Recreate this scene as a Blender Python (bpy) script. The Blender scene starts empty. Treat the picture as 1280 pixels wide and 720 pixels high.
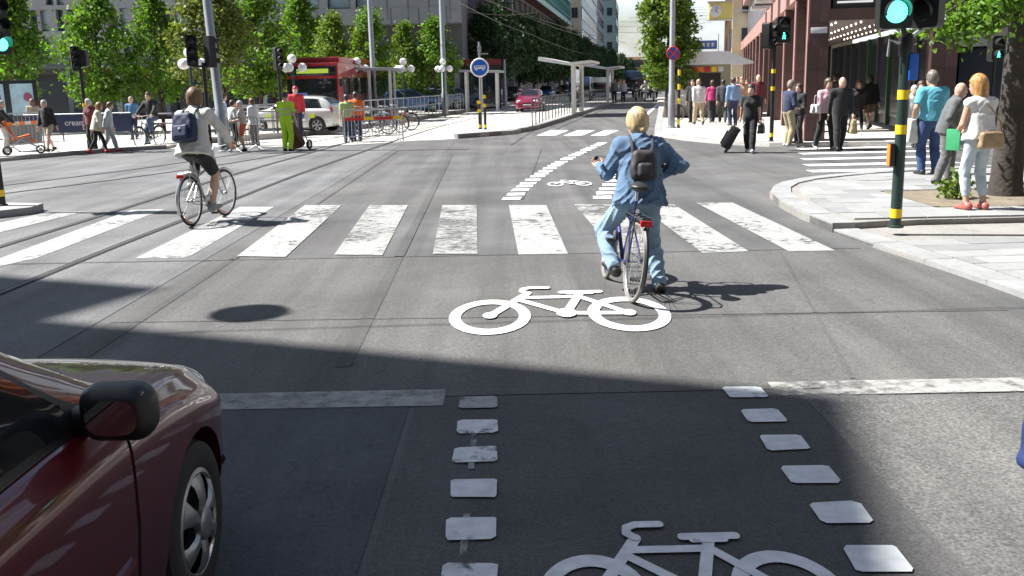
import bpy, bmesh, math, random
import numpy as np
from mathutils import Vector, Matrix
random.seed(7); rng = np.random.default_rng(7)
S = bpy.context.scene
COL = S.collection
PI = math.pi; R_ = math.radians

# ------------------------------------------------------------------ camera, sky, sun, exposure
FPX = 1200.0; PITCH = math.atan(257/1200); ROLL = math.radians(1.3); EYE = 1.85
_r = Vector((math.cos(ROLL), -math.sin(ROLL)*math.sin(PITCH), -math.sin(ROLL)*math.cos(PITCH)))
_u = Vector((math.sin(ROLL), math.cos(ROLL)*math.sin(PITCH), math.cos(ROLL)*math.cos(PITCH)))
_f = Vector((0, math.cos(PITCH), -math.sin(PITCH)))
cd = bpy.data.cameras.new('camera'); cam = bpy.data.objects.new('camera', cd); COL.objects.link(cam)
cd.sensor_width = 36; cd.lens = FPX/1280*36; cd.clip_end = 3000; cd.clip_start = 0.05
m3 = Matrix((_r, _u, -_f)).transposed()
cam.matrix_world = Matrix.Translation((0, 0, EYE)) @ m3.to_4x4()
S.camera = cam
S.view_settings.view_transform = 'Standard'; S.view_settings.look = 'None'
S.view_settings.gamma = 1; S.view_settings.use_curve_mapping = False
S.view_settings.exposure = 1.2
S.cycles.use_denoising = True
S.cycles.max_bounces = 6; S.cycles.transparent_max_bounces = 12; S.cycles.diffuse_bounces = 3; S.cycles.glossy_bounces = 3
S.cycles.caustics_reflective = False; S.cycles.caustics_refractive = False

SUN_EL = R_(51); SUN_DIR = Vector((-math.cos(SUN_EL)*0.985, math.cos(SUN_EL)*0.172, math.sin(SUN_EL)))  # towards the sun
ld = bpy.data.lights.new('sun', 'SUN'); ld.energy = 5.0; ld.angle = R_(0.53); ld.color = (1.0, 0.985, 0.955)
sun = bpy.data.objects.new('sun', ld); COL.objects.link(sun)
sun.rotation_euler = SUN_DIR.to_track_quat('Z', 'Y').to_euler()
sun.location = (-30, 5, 40)
W = bpy.data.worlds.new('World'); S.world = W; W.use_nodes = True
nt = W.node_tree; nt.nodes.clear()
wo = nt.nodes.new('ShaderNodeOutputWorld'); bg = nt.nodes.new('ShaderNodeBackground')
sky = nt.nodes.new('ShaderNodeTexSky'); sky.sky_type = 'NISHITA'; sky.sun_disc = False
sky.sun_elevation = SUN_EL; sky.sun_rotation = math.atan2(SUN_DIR.x, SUN_DIR.y)
sky.air_density = 1.25; sky.dust_density = 1.2; sky.ozone_density = 1.2
tc = nt.nodes.new('ShaderNodeTexCoord'); mp = nt.nodes.new('ShaderNodeMapping')
mp.inputs['Scale'].default_value = (1.0, 1.0, 3.2)
ns = nt.nodes.new('ShaderNodeTexNoise'); ns.inputs['Scale'].default_value = 3.3; ns.inputs['Detail'].default_value = 7
ns.inputs['Roughness'].default_value = 0.58
rp = nt.nodes.new('ShaderNodeValToRGB'); rp.color_ramp.elements[0].position = 0.52; rp.color_ramp.elements[1].position = 0.74
mx = nt.nodes.new('ShaderNodeMixRGB'); mx.inputs[2].default_value = (10.6, 11.4, 12.3, 1)
mm = nt.nodes.new('ShaderNodeMath'); mm.operation = 'MULTIPLY'; mm.inputs[1].default_value = 0.8
L = nt.links.new
# cloud cover reads denser towards the horizon, where one looks along the layer
sx_ = nt.nodes.new('ShaderNodeSeparateXYZ'); h1 = nt.nodes.new('ShaderNodeMapRange'); h1.inputs['From Min'].default_value = 0.0; h1.inputs['From Max'].default_value = 0.45; h1.inputs['To Min'].default_value = 0.20; h1.inputs['To Max'].default_value = 0.0
h2 = nt.nodes.new('ShaderNodeMath'); h2.operation = 'ADD'
L(tc.outputs['Generated'], mp.inputs['Vector']); L(mp.outputs[0], ns.inputs['Vector']); L(tc.outputs['Generated'], sx_.inputs[0]); L(sx_.outputs['Z'], h1.inputs['Value']); L(ns.outputs['Fac'], h2.inputs[0]); L(h1.outputs[0], h2.inputs[1]); L(h2.outputs[0], rp.inputs[0])
L(rp.outputs[0], mm.inputs[0]); L(mm.outputs[0], mx.inputs[0]); L(sky.outputs[0], mx.inputs[1]); L(mx.outputs[0], bg.inputs[0])
bg.inputs[1].default_value = 0.05
L(bg.outputs[0], wo.inputs[0])

# ------------------------------------------------------------------ helpers
def G(px, py, z=0.0):
    """the point at height z that the photograph shows at (px, py), for setting things down where they stand"""
    d = _f + _r*((px-640)/FPX) + _u*((360-py)/FPX)
    t = (z-EYE)/d.z
    return Vector((d.x*t, d.y*t, z))

_mats = {}
def M(name, col, rough=0.6, metal=0.0, var=0.12, scale=6.0, bump=0.0, bscale=None, coat=0.0, spec=0.5, emit=None, es=1.0, dirt=0.0, sheen=0.0, trans=0.0):
    """a procedural surface: base colour broken up by two noises, roughness variation and fine relief"""
    if name in _mats: return _mats[name]
    m = bpy.data.materials.new(name); m.use_nodes = True; _mats[name] = m
    t = m.node_tree; b = t.nodes['Principled BSDF']; N = t.nodes.new; K = t.links.new
    c = (col[0], col[1], col[2], 1)
    b.inputs['Base Color'].default_value = c; b.inputs['Roughness'].default_value = rough
    b.inputs['Metallic'].default_value = metal; b.inputs['Coat Weight'].default_value = coat
    b.inputs['Coat Roughness'].default_value = 0.04
    b.inputs['Specular IOR Level'].default_value = spec
    b.inputs['Sheen Weight'].default_value = sheen
    if trans: b.inputs['Transmission Weight'].default_value = trans
    tcn = N('ShaderNodeTexCoord')
    if var > 0:
        n1 = N('ShaderNodeTexNoise'); n1.inputs['Scale'].default_value = scale; n1.inputs['Detail'].default_value = 6
        K(tcn.outputs['Object'], n1.inputs['Vector'])
        n2 = N('ShaderNodeTexNoise'); n2.inputs['Scale'].default_value = scale*0.17; n2.inputs['Detail'].default_value = 3
        K(tcn.outputs['Object'], n2.inputs['Vector'])
        ad = N('ShaderNodeMath'); ad.operation = 'ADD'; K(n1.outputs['Fac'], ad.inputs[0]); K(n2.outputs['Fac'], ad.inputs[1])
        mr = N('ShaderNodeMapRange'); mr.inputs['From Min'].default_value = 0.6; mr.inputs['From Max'].default_value = 1.4
        mr.inputs['To Min'].default_value = 1-var; mr.inputs['To Max'].default_value = 1+var
        K(ad.outputs[0], mr.inputs['Value'])
        ml = N('ShaderNodeVectorMath'); ml.operation = 'SCALE'; ml.inputs[0].default_value = col[:3]
        K(mr.outputs[0], ml.inputs['Scale']); K(ml.outputs[0], b.inputs['Base Color'])
    if bump > 0:
        n3 = N('ShaderNodeTexNoise'); n3.inputs['Scale'].default_value = bscale or scale*8; n3.inputs['Detail'].default_value = 4
        K(tcn.outputs['Object'], n3.inputs['Vector'])
        bp = N('ShaderNodeBump'); bp.inputs['Strength'].default_value = bump; bp.inputs['Distance'].default_value = 0.02
        K(n3.outputs['Fac'], bp.inputs['Height']); K(bp.outputs[0], b.inputs['Normal'])
    if emit:
        b.inputs['Emission Color'].default_value = (emit[0], emit[1], emit[2], 1); b.inputs['Emission Strength'].default_value = es
    return m

def finish(me, smooth=True, angle=40):
    if smooth:
        me.polygons.foreach_set('use_smooth', [True]*len(me.polygons))
        try: me.set_sharp_from_angle(angle=R_(angle))
        except Exception: pass
    return me

class MB:
    """collects shapes into one mesh"""
    def __init__(s): s.v = []; s.f = []; s.mi = []; s.mat = 0
    def add(s, vs, fs):
        o = len(s.v); s.v.extend([tuple(x) for x in vs]); s.f.extend([tuple(i+o for i in f) for f in fs]); s.mi.extend([s.mat]*len(fs)); return s
    def box(s, c, d, rz=0, rx=0, ry=0, bev=0):
        x, y, z = d[0]/2, d[1]/2, d[2]/2
        if bev:
            b = min(bev, x*.9, y*.9, z*.9)
            bm = bmesh.new(); bmesh.ops.create_cube(bm, size=1)
            for q in bm.verts: q.co = Vector((q.co.x*2*x, q.co.y*2*y, q.co.z*2*z))
            bmesh.ops.bevel(bm, geom=bm.edges[:], offset=b, segments=2, affect='EDGES', profile=.6)
            bm.verts.index_update(); vs = [q.co.copy() for q in bm.verts]; fs = [[q.index for q in f.verts] for f in bm.faces]; bm.free()
        else:
            vs = [Vector((i*x, j*y, k*z)) for i in (-1, 1) for j in (-1, 1) for k in (-1, 1)]
            fs = [(0,1,3,2),(4,6,7,5),(0,4,5,1),(2,3,7,6),(0,2,6,4),(1,5,7,3)]
        rot = Matrix.Rotation(rz, 3, 'Z') @ Matrix.Rotation(rx, 3, 'X') @ Matrix.Rotation(ry, 3, 'Y')
        cc = Vector(c); return s.add([rot@q+cc for q in vs], fs)
    def tube(s, pts, r, n=8, caps=True, closed=False):
        pts = [Vector(p) for p in pts]; k = len(pts)
        rs = r if isinstance(r, (list, tuple)) else [r]*k
        rings = []; up = None
        for i in range(k):
            a = pts[(i-1) % k] if (i > 0 or closed) else pts[i]; b = pts[(i+1) % k] if (i < k-1 or closed) else pts[i]
            t = (b-a).normalized()
            if up is None: up = t.orthogonal().normalized()
            else:
                up = (up - t*up.dot(t)); up = up.normalized() if up.length > 1e-6 else t.orthogonal().normalized()
            w = t.cross(up)
            rings.append([pts[i] + (up*math.cos(2*PI*j/n)+w*math.sin(2*PI*j/n))*rs[i] for j in range(n)])
        vs = [q for ring in rings for q in ring]; fs = []
        for i in range(k if closed else k-1):
            i2 = (i+1) % k
            for j in range(n): fs.append((i*n+j, i*n+(j+1) % n, i2*n+(j+1) % n, i2*n+j))
        if caps and not closed: fs.append(tuple(range(n))[::-1]); fs.append(tuple((k-1)*n+j for j in range(n)))
        return s.add(vs, fs)
    def lathe(s, prof, n=16, mtx=None, caps=True):
        """prof: (radius, height) pairs turned about z, then moved by mtx"""
        mtx = mtx or Matrix.Identity(4); vs = []; fs = []; k = len(prof)
        for (r, z) in prof:
            for j in range(n): a = 2*PI*j/n; vs.append(mtx @ Vector((r*math.cos(a), r*math.sin(a), z)))
        for i in range(k-1):
            for j in range(n): fs.append((i*n+j, i*n+(j+1) % n, (i+1)*n+(j+1) % n, (i+1)*n+j))
        if caps: fs.append(tuple(range(n))[::-1]); fs.append(tuple((k-1)*n+j for j in range(n)))
        return s.add(vs, fs)
    def prism(s, poly, z0, z1, mtx=None):
        n = len(poly); mtx = mtx or Matrix.Identity(4)
        vs = [mtx @ Vector((p[0], p[1], z0)) for p in poly]+[mtx @ Vector((p[0], p[1], z1)) for p in poly]
        fs = [tuple(range(n))[::-1], tuple(range(n, 2*n))]+[(i, (i+1) % n, n+(i+1) % n, n+i) for i in range(n)]
        return s.add(vs, fs)
    def sphere(s, c, r, n=10, sc=(1, 1, 1)):
        k = n; prof = [(r*math.sin(PI*i/k), -r*math.cos(PI*i/k)) for i in range(k+1)]; prof[0] = (1e-4, -r); prof[-1] = (1e-4, r)
        return s.lathe(prof, n+2, Matrix.Translation(Vector(c)) @ Matrix.Diagonal((sc[0], sc[1], sc[2], 1)))
    def mesh(s, name, smooth=True, angle=40, fixn=True):
        me = bpy.data.meshes.new(name); me.from_pydata(s.v, [], s.f)
        if fixn:
            bm = bmesh.new(); bm.from_mesh(me); bmesh.ops.recalc_face_normals(bm, faces=bm.faces[:]); bm.to_mesh(me); bm.free()
        if any(s.mi): me.polygons.foreach_set('material_index', s.mi)
        me.update(); return finish(me, smooth, angle)
    def build(s, name, mats, parent=None, loc=None, smooth=True, angle=40, rz=0):
        return put(name, s.mesh(name, smooth, angle), mats, parent, loc, rz)

def put(name, me, mats, parent=None, loc=None, rz=0):
    mats = mats if isinstance(mats, (list, tuple)) else [mats]
    if not len(me.materials):
        for m in mats: me.materials.append(m)
    o = bpy.data.objects.new(name, me); COL.objects.link(o)
    if me.materials[0] is not mats[0]:
        for i, m in enumerate(mats): o.material_slots[i].link = 'OBJECT'; o.material_slots[i].material = m
    if parent: o.parent = parent
    if loc is not None: o.location = loc
    if rz: o.rotation_euler.z = rz
    return o
def tag(o, label, cat, group=None):
    o['label'] = label; o['category'] = cat
    if group: o['group'] = group
    return o
def thing(name, label, cat, loc=(0, 0, 0), rz=0, group=None):
    o = bpy.data.objects.new(name, None); COL.objects.link(o); o.location = loc; o.rotation_euler = (0, 0, rz); o.empty_display_size = .2
    return tag(o, label, cat, group)
def struct(o, kind='structure'): o['kind'] = kind; return o
def copy_tree(o, parent=None):
    c = o.copy(); COL.objects.link(c)
    if parent: c.parent = parent
    for ch in list(o.children): copy_tree(ch, c)
    return c
def dup(o, loc, rz=0, label=None, group=None, scale=None):
    c = copy_tree(o); c.location = loc; c.rotation_euler = (0, 0, rz)
    if label: c['label'] = label
    if group: c['group'] = group
    if scale: c.scale = (scale,)*3
    return c
def clip_poly(subj, conv):
    """subject polygon cut to a convex polygon (ccw)"""
    out = list(subj)
    for i in range(len(conv)):
        a, b = conv[i], conv[(i+1) % len(conv)]; inp, out = out, []
        if not inp: return []
        side = lambda p: (b[0]-a[0])*(p[1]-a[1])-(b[1]-a[1])*(p[0]-a[0])
        for j in range(len(inp)):
            p, q = inp[j], inp[(j+1) % len(inp)]; sp, sq = side(p), side(q)
            if sp >= 0: out.append(p)
            if (sp >= 0) != (sq >= 0):
                t = sp/(sp-sq); out.append((p[0]+(q[0]-p[0])*t, p[1]+(q[1]-p[1])*t))
    return out
def area(p): return sum(p[i][0]*p[(i+1) % len(p)][1]-p[(i+1) % len(p)][0]*p[i][1] for i in range(len(p)))/2
def smooth_path(pts, n=6, closed=False):
    P = [Vector(p) for p in pts]; out = []; k = len(P)
    for i in range(k if closed else k-1):
        g = lambda j: P[j % k] if closed else P[max(0, min(k-1, j))]
        a, b, c, d = g(i-1), g(i), g(i+1), g(i+2)
        for j in range(n):
            t = j/n; out.append(.5*((2*b)+(c-a)*t+(2*a-5*b+4*c-d)*t*t+(3*b-a-3*c+d)*t**3))
    if not closed: out.append(P[-1])
    return out
# ------------------------------------------------------------------ the ground and the road
def asphalt(name, col, spk=0.35, big=0.28, streak=0.24, bump=0.25, grain=90):
    m = bpy.data.materials.new(name); m.use_nodes = True; t = m.node_tree; b = t.nodes['Principled BSDF']; N = t.nodes.new; K = t.links.new
    b.inputs['Roughness'].default_value = 0.82; b.inputs['Specular IOR Level'].default_value = 0.35
    g = N('ShaderNodeNewGeometry')
    def noise(sc, det=4, vec=None, rough=.6):
        n = N('ShaderNodeTexNoise'); n.inputs['Scale'].default_value = sc; n.inputs['Detail'].default_value = det; n.inputs['Roughness'].default_value = rough
        K(vec or g.outputs['Position'], n.inputs['Vector']); return n.outputs['Fac']
    def rng_(v, a, bb, lo, hi):
        r = N('ShaderNodeMapRange'); r.inputs['From Min'].default_value = a; r.inputs['From Max'].default_value = bb
        r.inputs['To Min'].default_value = lo; r.inputs['To Max'].default_value = hi; K(v, r.inputs['Value']); return r.outputs[0]
    def mul(a, c):
        x = N('ShaderNodeMath'); x.operation = 'MULTIPLY'; K(a, x.inputs[0]); K(c, x.inputs[1]); return x.outputs[0]
    sp = rng_(noise(grain, 2), .3, .7, 1-spk, 1+spk)
    sp2 = rng_(noise(grain*.3, 3), .3, .7, 1-spk*.4, 1+spk*.4)
    bg_ = rng_(noise(.55, 5), .3, .7, 1-big, 1+big)
    mpn = N('ShaderNodeMapping'); mpn.inputs['Scale'].default_value = (2.2, .09, 1); K(g.outputs['Position'], mpn.inputs['Vector'])
    st = rng_(noise(1.0, 5, mpn.outputs[0]), .35, .65, 1-streak, 1+streak*.6)
    # seams and hairline cracks
    vo = N('ShaderNodeTexVoronoi'); vo.feature = 'DISTANCE_TO_EDGE'; vo.inputs['Scale'].default_value = .33
    nv = N('ShaderNodeTexNoise'); nv.inputs['Scale'].default_value = 1.7; nv.inputs['Detail'].default_value = 6; K(g.outputs['Position'], nv.inputs['Vector'])
    va = N('ShaderNodeVectorMath'); va.operation = 'ADD'; K(g.outputs['Position'], va.inputs[0]); K(nv.outputs['Color'], va.inputs[1]); K(va.outputs[0], vo.inputs['Vector'])
    ck = rng_(vo.outputs['Distance'], 0.0, .006, .84, 1)
    # old drips and spots of tar
    v2 = N('ShaderNodeTexVoronoi'); v2.inputs['Scale'].default_value = 2.1; K(va.outputs[0], v2.inputs['Vector'])
    dp = rng_(v2.outputs['Distance'], .03, .06, .8, 1)
    f = mul(mul(mul(sp, sp2), mul(bg_, st)), mul(ck, dp))
    hue = N('ShaderNodeMixRGB'); hue.inputs[1].default_value = (*col, 1); hue.inputs[2].default_value = (col[0]*1.12, col[1]*1.02, col[2]*.9, 1)
    K(noise(.23, 3), hue.inputs[0])
    sc = N('ShaderNodeVectorMath'); sc.operation = 'SCALE'; K(hue.outputs[0], sc.inputs[0]); K(f, sc.inputs['Scale']); K(sc.outputs[0], b.inputs['Base Color'])
    bp = N('ShaderNodeBump'); bp.inputs['Strength'].default_value = bump; bp.inputs['Distance'].default_value = .012
    K(noise(grain*.8, 3), bp.inputs['Height']); K(bp.outputs[0], b.inputs['Normal'])
    return m
A_ROAD = asphalt('asphalt road', (.104, .106, .110))
A_DARK = asphalt('asphalt dark new', (.080, .081, .085), spk=.3, streak=.08)
A_WARM = asphalt('asphalt warm', (.101, .101, .102), big=.2)
A_OLD = asphalt('asphalt old coarse', (.118, .121, .122), spk=.42, bump=.4, grain=60)
A_TRAM = asphalt('asphalt tram lanes', (.135, .141, .150), streak=.22)
A_SHADE = asphalt('asphalt left lane shade', (.068, .075, .086), spk=.3)  # darker, bluer asphalt with the foreground shade put into its colour
CONC = asphalt('pale paving', (.46, .455, .44), spk=.14, big=.14, streak=.06, bump=.1, grain=30)
CONC2 = asphalt('pale paving grey', (.26, .26, .255), spk=.16, big=.14, streak=.05, bump=.12, grain=40)
KERBM = M('granite kerb', (.30, .30, .295), .75, var=.2, scale=14, bump=.25)
KERBD = M('granite kerb dark', (.24, .235, .23), .75, var=.25, scale=10, bump=.25)

def paint(name, wear, col=(.74, .74, .71), streak=1.0, soft=0.0, top=1.0):
    m = bpy.data.materials.new(name); m.use_nodes = True; t = m.node_tree; b = t.nodes['Principled BSDF']; N = t.nodes.new; K = t.links.new
    b.inputs['Roughness'].default_value = .65
    g = N('ShaderNodeNewGeometry')
    n = N('ShaderNodeTexNoise'); n.inputs['Scale'].default_value = 8.5; n.inputs['Detail'].default_value = 10; n.inputs['Roughness'].default_value = .68
    mpn = N('ShaderNodeMapping'); mpn.inputs['Scale'].default_value = (1.0, 1.0*streak, 1); K(g.outputs['Position'], mpn.inputs[0]); K(mpn.outputs[0], n.inputs['Vector'])
    n2 = N('ShaderNodeTexNoise'); n2.inputs['Scale'].default_value = .9; n2.inputs['Detail'].default_value = 4; K(g.outputs['Position'], n2.inputs['Vector'])
    ad = N('ShaderNodeMath'); ad.operation = 'ADD'; K(n.outputs['Fac'], ad.inputs[0]); K(n2.outputs['Fac'], ad.inputs[1])
    mr = N('ShaderNodeMapRange'); mr.inputs['From Min'].default_value = .60+wear*.5-soft; mr.inputs['From Max'].default_value = .74+wear*.5+soft; mr.inputs['To Min'].default_value = .0; mr.inputs['To Max'].default_value = top; K(ad.outputs[0], mr.inputs['Value'])
    cr = N('ShaderNodeMapRange'); cr.inputs['From Min'].default_value = .3; cr.inputs['From Max'].default_value = .7; cr.inputs['To Min'].default_value = .78; cr.inputs['To Max'].default_value = 1.05
    n4 = N('ShaderNodeTexNoise'); n4.inputs['Scale'].default_value = 13; n4.inputs['Detail'].default_value = 6; K(g.outputs['Position'], n4.inputs['Vector']); K(n4.outputs['Fac'], cr.inputs['Value'])
    sc = N('ShaderNodeVectorMath'); sc.operation = 'SCALE'; sc.inputs[0].default_value = col; K(cr.outputs[0], sc.inputs['Scale']); K(sc.outputs[0], b.inputs['Base Color'])
    tr = N('ShaderNodeBsdfTransparent'); mixs = N('ShaderNodeMixShader')
    K(mr.outputs[0], mixs.inputs[0]); K(tr.outputs[0], mixs.inputs[1]); K(b.outputs[0], mixs.inputs[2]); K(mixs.outputs[0], t.nodes['Material Output'].inputs[0])
    return m
P_ZEB = paint('crossing paint dulled', .40, (.36, .36, .345)); P_NEW = paint('white road paint fresh', .14, (.74, .74, .74)); P_MED = paint('white road paint', .36, (.70, .71, .71)); P_WORN = paint('white road paint worn', .56, (.38, .375, .355), soft=.05, top=.95); P_VWORN = paint('white road paint rubbed off', .42, (.50, .49, .46), soft=.16, top=.72)

GR = MB().add([(-700, -200, 0), (700, -200, 0), (700, 1100, 0), (-700, 1100, 0)], [(0, 1, 2, 3)]).build('ground', A_ROAD); struct(GR)
def sheet(name, pts, mat, z, parent=GR):
    return MB().add([(p[0], p[1], z) for p in pts], [tuple(range(len(pts)))]).build(name, mat, parent, smooth=False)
sheet('asphalt_patch', [(-.62, -8), (1.72, -8), (1.68, 5.52), (-.58, 5.52)], A_DARK, .004)
sheet('asphalt_patch', [(-3.38, -8), (-.66, -8), (-.62, 5.38), (-3.38, 5.42)], A_SHADE, .004)  # this sheet lays the painted shade tint over the left lane
sheet('asphalt_patch', [(1.74, -8), (4.6, -8), (4.35, 5.30), (1.70, 5.33)], A_OLD, .004)
sheet('asphalt_patch', [(-3.3, 5.55), (-.58, 5.545), (1.68, 5.54), (3.95, 5.5), (3.9, 10.25), (-3.3, 10.45)], A_WARM, .004)
sheet('asphalt_patch', [(-12, -8), (-3.4, -8), (-3.4, 30.4), (-11.6, 30.6), (-14, 27)], A_TRAM, .004)
SEAM_SHADE = asphalt('asphalt seam and wire shadow', (.085, .086, .088), spk=.3)
for pts, w in (([(-1.15, 6.2), (-1.55, 26)], .11), ([(-3.28, 7.62), (3.9, 7.35)], .018), ([(-9, 10.55), (3.8, 10.28)], .05), ([(-3.05, 5.8), (-3.2, 28)], .07), ([(.2, 15.4), (.9, 27)], .035), ([(2.1, 5.7), (2.9, 10.2)], .03), ([(-2.4, -6), (-2.3, 5.3)], .06)):  # the thinnest strip paints a wire's shadow; the others are seams
    a, b = Vector(pts[0]), Vector(pts[1]); t_ = (b-a).normalized(); n_ = Vector((-t_.y, t_.x))*w/2; sheet('seam_and_wire_shadow', [a-n_, b-n_, b+n_, a+n_], SEAM_SHADE, .0075)
# crossing stripes, each a painted piece on the ground
def gq(name, px, mat, z=.009):
    sheet(name, [G(x, y) for x, y in px], mat, z)
gq('crossing_stripe', [(-60, 346), (45, 324), (206, 262), (164, 263)], P_ZEB)
gq('crossing_stripe', [(-60, 306), (-60, 292), (60, 266), (106, 265)], P_ZEB)
gq('crossing_stripe', [(168, 324), (233, 324), (343, 259), (300, 259)], P_ZEB)
gq('crossing_stripe', [(296, 321), (357, 322), (427, 257), (381, 257)], P_ZEB)
gq('crossing_stripe', [(418, 319), (478, 320), (510, 257), (462, 257)], P_WORN)
gq('crossing_stripe', [(541, 318), (597, 318), (596, 257), (553, 257)], P_WORN)
gq('crossing_stripe', [(648, 319), (710, 318), (683, 257), (636, 257)], P_ZEB)
gq('crossing_stripe', [(770, 317), (829, 317), (766, 256), (718, 256)], P_WORN)
gq('crossing_stripe', [(878, 317), (936, 315), (842, 256), (797, 256)], P_ZEB)
gq('crossing_stripe', [(986, 315), (1044, 314), (916, 254), (870, 254)], P_ZEB)
# worn stop lines
sheet('stop_line', [(-9, 5.46), (-.42, 5.36), (-.42, 5.66), (-9, 5.76)], P_VWORN, .009)
sheet('stop_line', [(1.56, 5.40), (4.3, 5.36), (4.3, 5.62), (1.56, 5.66)], P_WORN, .009)
# dashes along the cycle lane
def dash(x, y, w=.222, l=.205, mat=P_MED, skew=0):
    j = lambda: random.uniform(-.008, .008)
    a, b = w/2, l/2; c = .02
    pts = [(-a+c, -b), (a-c, -b), (a, -b+c), (a, b-c), (a-c, b), (-a+c, b), (-a, b-c), (-a, -b+c)]
    sheet('lane_dash', [(x+p+skew*q+j(), y+q+j()) for p, q in pts], mat, .013)
for i in range(11):
    y = 5.40-i*.41
    dash(-.21+i*.004, y, mat=P_ZEB if i == 0 else P_MED); dash(1.375+i*.004, y+.07, mat=P_MED)
for y0 in (4.4, 3.4): sheet('lane_dash', [(-.235, y0), (-.205, y0), (-.205, y0+.5), (-.235, y0+.5)], P_WORN, .011)
def lane_comb(pts, n, w):
    path = smooth_path([(p.x, p.y, 0) for p in pts], 30); d = [0]
    for i in range(1, len(path)): d.append(d[-1]+(path[i]-path[i-1]).length)
    for k in range(n):
        s = d[-1]*(k+.5)/n; i = max(j for j in range(len(d)) if d[j] <= s); p = path[i]
        l = d[-1]/n*.62
        sheet('lane_dash', [(p.x-w/2, p.y-l/2), (p.x+w/2, p.y-l/2), (p.x+w/2+.03, p.y+l/2), (p.x-w/2+.03, p.y+l/2)], P_NEW, .009)
lane_comb([G(636, 251), G(664, 226), G(704, 201), G(754, 178)], 24, .30)
lane_comb([G(750, 250), G(769, 222), G(788, 200), G(812, 181)], 20, .30)
sheet('edge_line', [G(786, 160), G(792, 160), G(834, 122), G(831, 122)], P_MED, .009)
for a, b in ((684, 709), (718, 742), (752, 772)):
    gq('crossing_stripe', [(a-14, 170), (b-14, 169.5), (b+2, 163), (a+4, 163)], P_NEW)
for k, (yy, dx) in enumerate(((214.5, 14), (207, 10), (199.5, 6), (192.5, 3), (186.5, 0))):   # crossing over the side street
    p, q = G(997+dx, yy), G(1175+dx*2, yy-4)
    sheet('crossing_stripe', [(p.x, p.y-.26), (q.x, q.y-.26), (q.x, q.y+.24), (p.x, p.y+.24)], P_NEW, .009)
# painted bicycle symbols
def bike_symbol():
    o = MB(); z = [0.0]
    def bar(pts, w):
        for i in range(len(pts)-1):
            a, b = Vector(pts[i]).to_2d(), Vector(pts[i+1]).to_2d(); t = (b-a).normalized(); n = Vector((-t.y, t.x))*w/2
            z[0] += .0004; arc = []
            for k in range(7): an = PI/2+PI*k/6; arc.append(a+(t*math.cos(an)+Vector((-t.y, t.x))*math.sin(an))*w/2)
            for k in range(7): an = -PI/2+PI*k/6; arc.append(b+(t*math.cos(an)+Vector((-t.y, t.x))*math.sin(an))*w/2)
            o.add([(p.x, p.y, z[0]) for p in arc], [tuple(range(14))])
    def ring(c, r0, r1):
        z[0] += .0004; n = 40
        o.add([(c[0]+r*math.cos(2*PI*i/n), c[1]+r*math.sin(2*PI*i/n), z[0]) for r in (r0, r1) for i in range(n)], [(i, (i+1) % n, n+(i+1) % n, n+i) for i in range(n)])
    wl, wr, bb = (-.56, .0), (.56, .0), (.06, .02)
    for c in (wl, wr): ring(c, .235, .33)
    hd, st = (-.30, .36), (.20, .36)
    bar([wl, (-.24, .46)], .075); bar([hd, st], .058); bar([(-.33, .32), bb], .062); bar([bb, (.22, .43)], .075); bar([bb, wr], .062); bar([st, wr], .062)
    bar([(.06, .46), (.40, .46)], .06); bar([(.12, .43), (.32, .43)], .05)
    bar([(-.24, .46), (-.29, .50), (-.28, .55), (-.22, .575), (-.06, .575)], .058)
    for c, r in ((wl, .06), (wr, .06), (bb, .085)):
        z[0] += .0004; o.add([(c[0]+r*math.cos(k*PI/8), c[1]+r*math.sin(k*PI/8), z[0]) for k in range(16)], [tuple(range(16))])
    return o.mesh('bicycle_symbol', False)
bs = bike_symbol()
o1 = put('bicycle_symbol', bs, P_NEW, GR); c1 = G(699, 394); o1.location = (c1.x, c1.y-.02, .012); o1.scale = (1.0, 1.78, 1)
o2 = put('bicycle_symbol', bs, P_NEW, GR); o2.location = (.635, 3.17, .012); o2.scale = (.64, 1.0, 1)
o3 = put('bicycle_symbol', bs, P_NEW, GR); c3 = G(712, 230.5); o3.location = (c3.x, c3.y, .012); o3.scale = (.46, 1.1, 1)

# tram rails set flush in the road
RAILM = M('rail steel', (.10, .095, .09), .5, .6, var=.3, scale=3)
GROOVE = M('rail groove', (.025, .024, .023), .9, var=.2)
def rail(pts):
    P = smooth_path([(p[0], p[1], 0) for p in pts], 10); o = MB(); vs = []; fs = []
    for w0, w1, mi, zz in ((-.03, .03, 0, .0125), (.03, .062, 1, .0115), (-.05, -.03, 1, .0115)):
        vs = []; fs = []
        for i, p in enumerate(P):
            a = P[max(0, i-1)]; b = P[min(len(P)-1, i+1)]; t = (b-a).normalized(); n = Vector((t.y, -t.x, 0))
            vs += [p+n*w0+Vector((0, 0, zz)), p+n*w1+Vector((0, 0, zz))]
        fs = [(2*i, 2*i+1, 2*i+3, 2*i+2) for i in range(len(P)-1)]
        o.mat = mi; o.add(vs, fs)
    return o.build('tram_rail', [RAILM, GROOVE], GR, smooth=False)
def off(pts, d):
    out = []
    for i, p in enumerate(pts):
        a = pts[max(0, i-1)]; b = pts[min(len(pts)-1, i+1)]; t = Vector((b[0]-a[0], b[1]-a[1])).normalized(); out.append((p[0]-t.y*d, p[1]+t.x*d))
    return out
T1 = [(-4.95, -8), (-4.85, 8.9), (-4.74, 14), (-4.6, 20), (-4.2, 27.3), (-3.6, 36), (-2.78, 45), (-.6, 60), (2.4, 78), (6.29, 102), (15, 155)]
rail(T1); rail(off(T1, 1.5))
T2 = [(-14.5, 11), (-11.3, 15.6), (-9.2, 18.9), (-7.2, 24), (-5.6, 31), (-4.4, 38), (-2.9, 45.2)]
rail(T2); rail(off(T2, 1.5))

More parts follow.
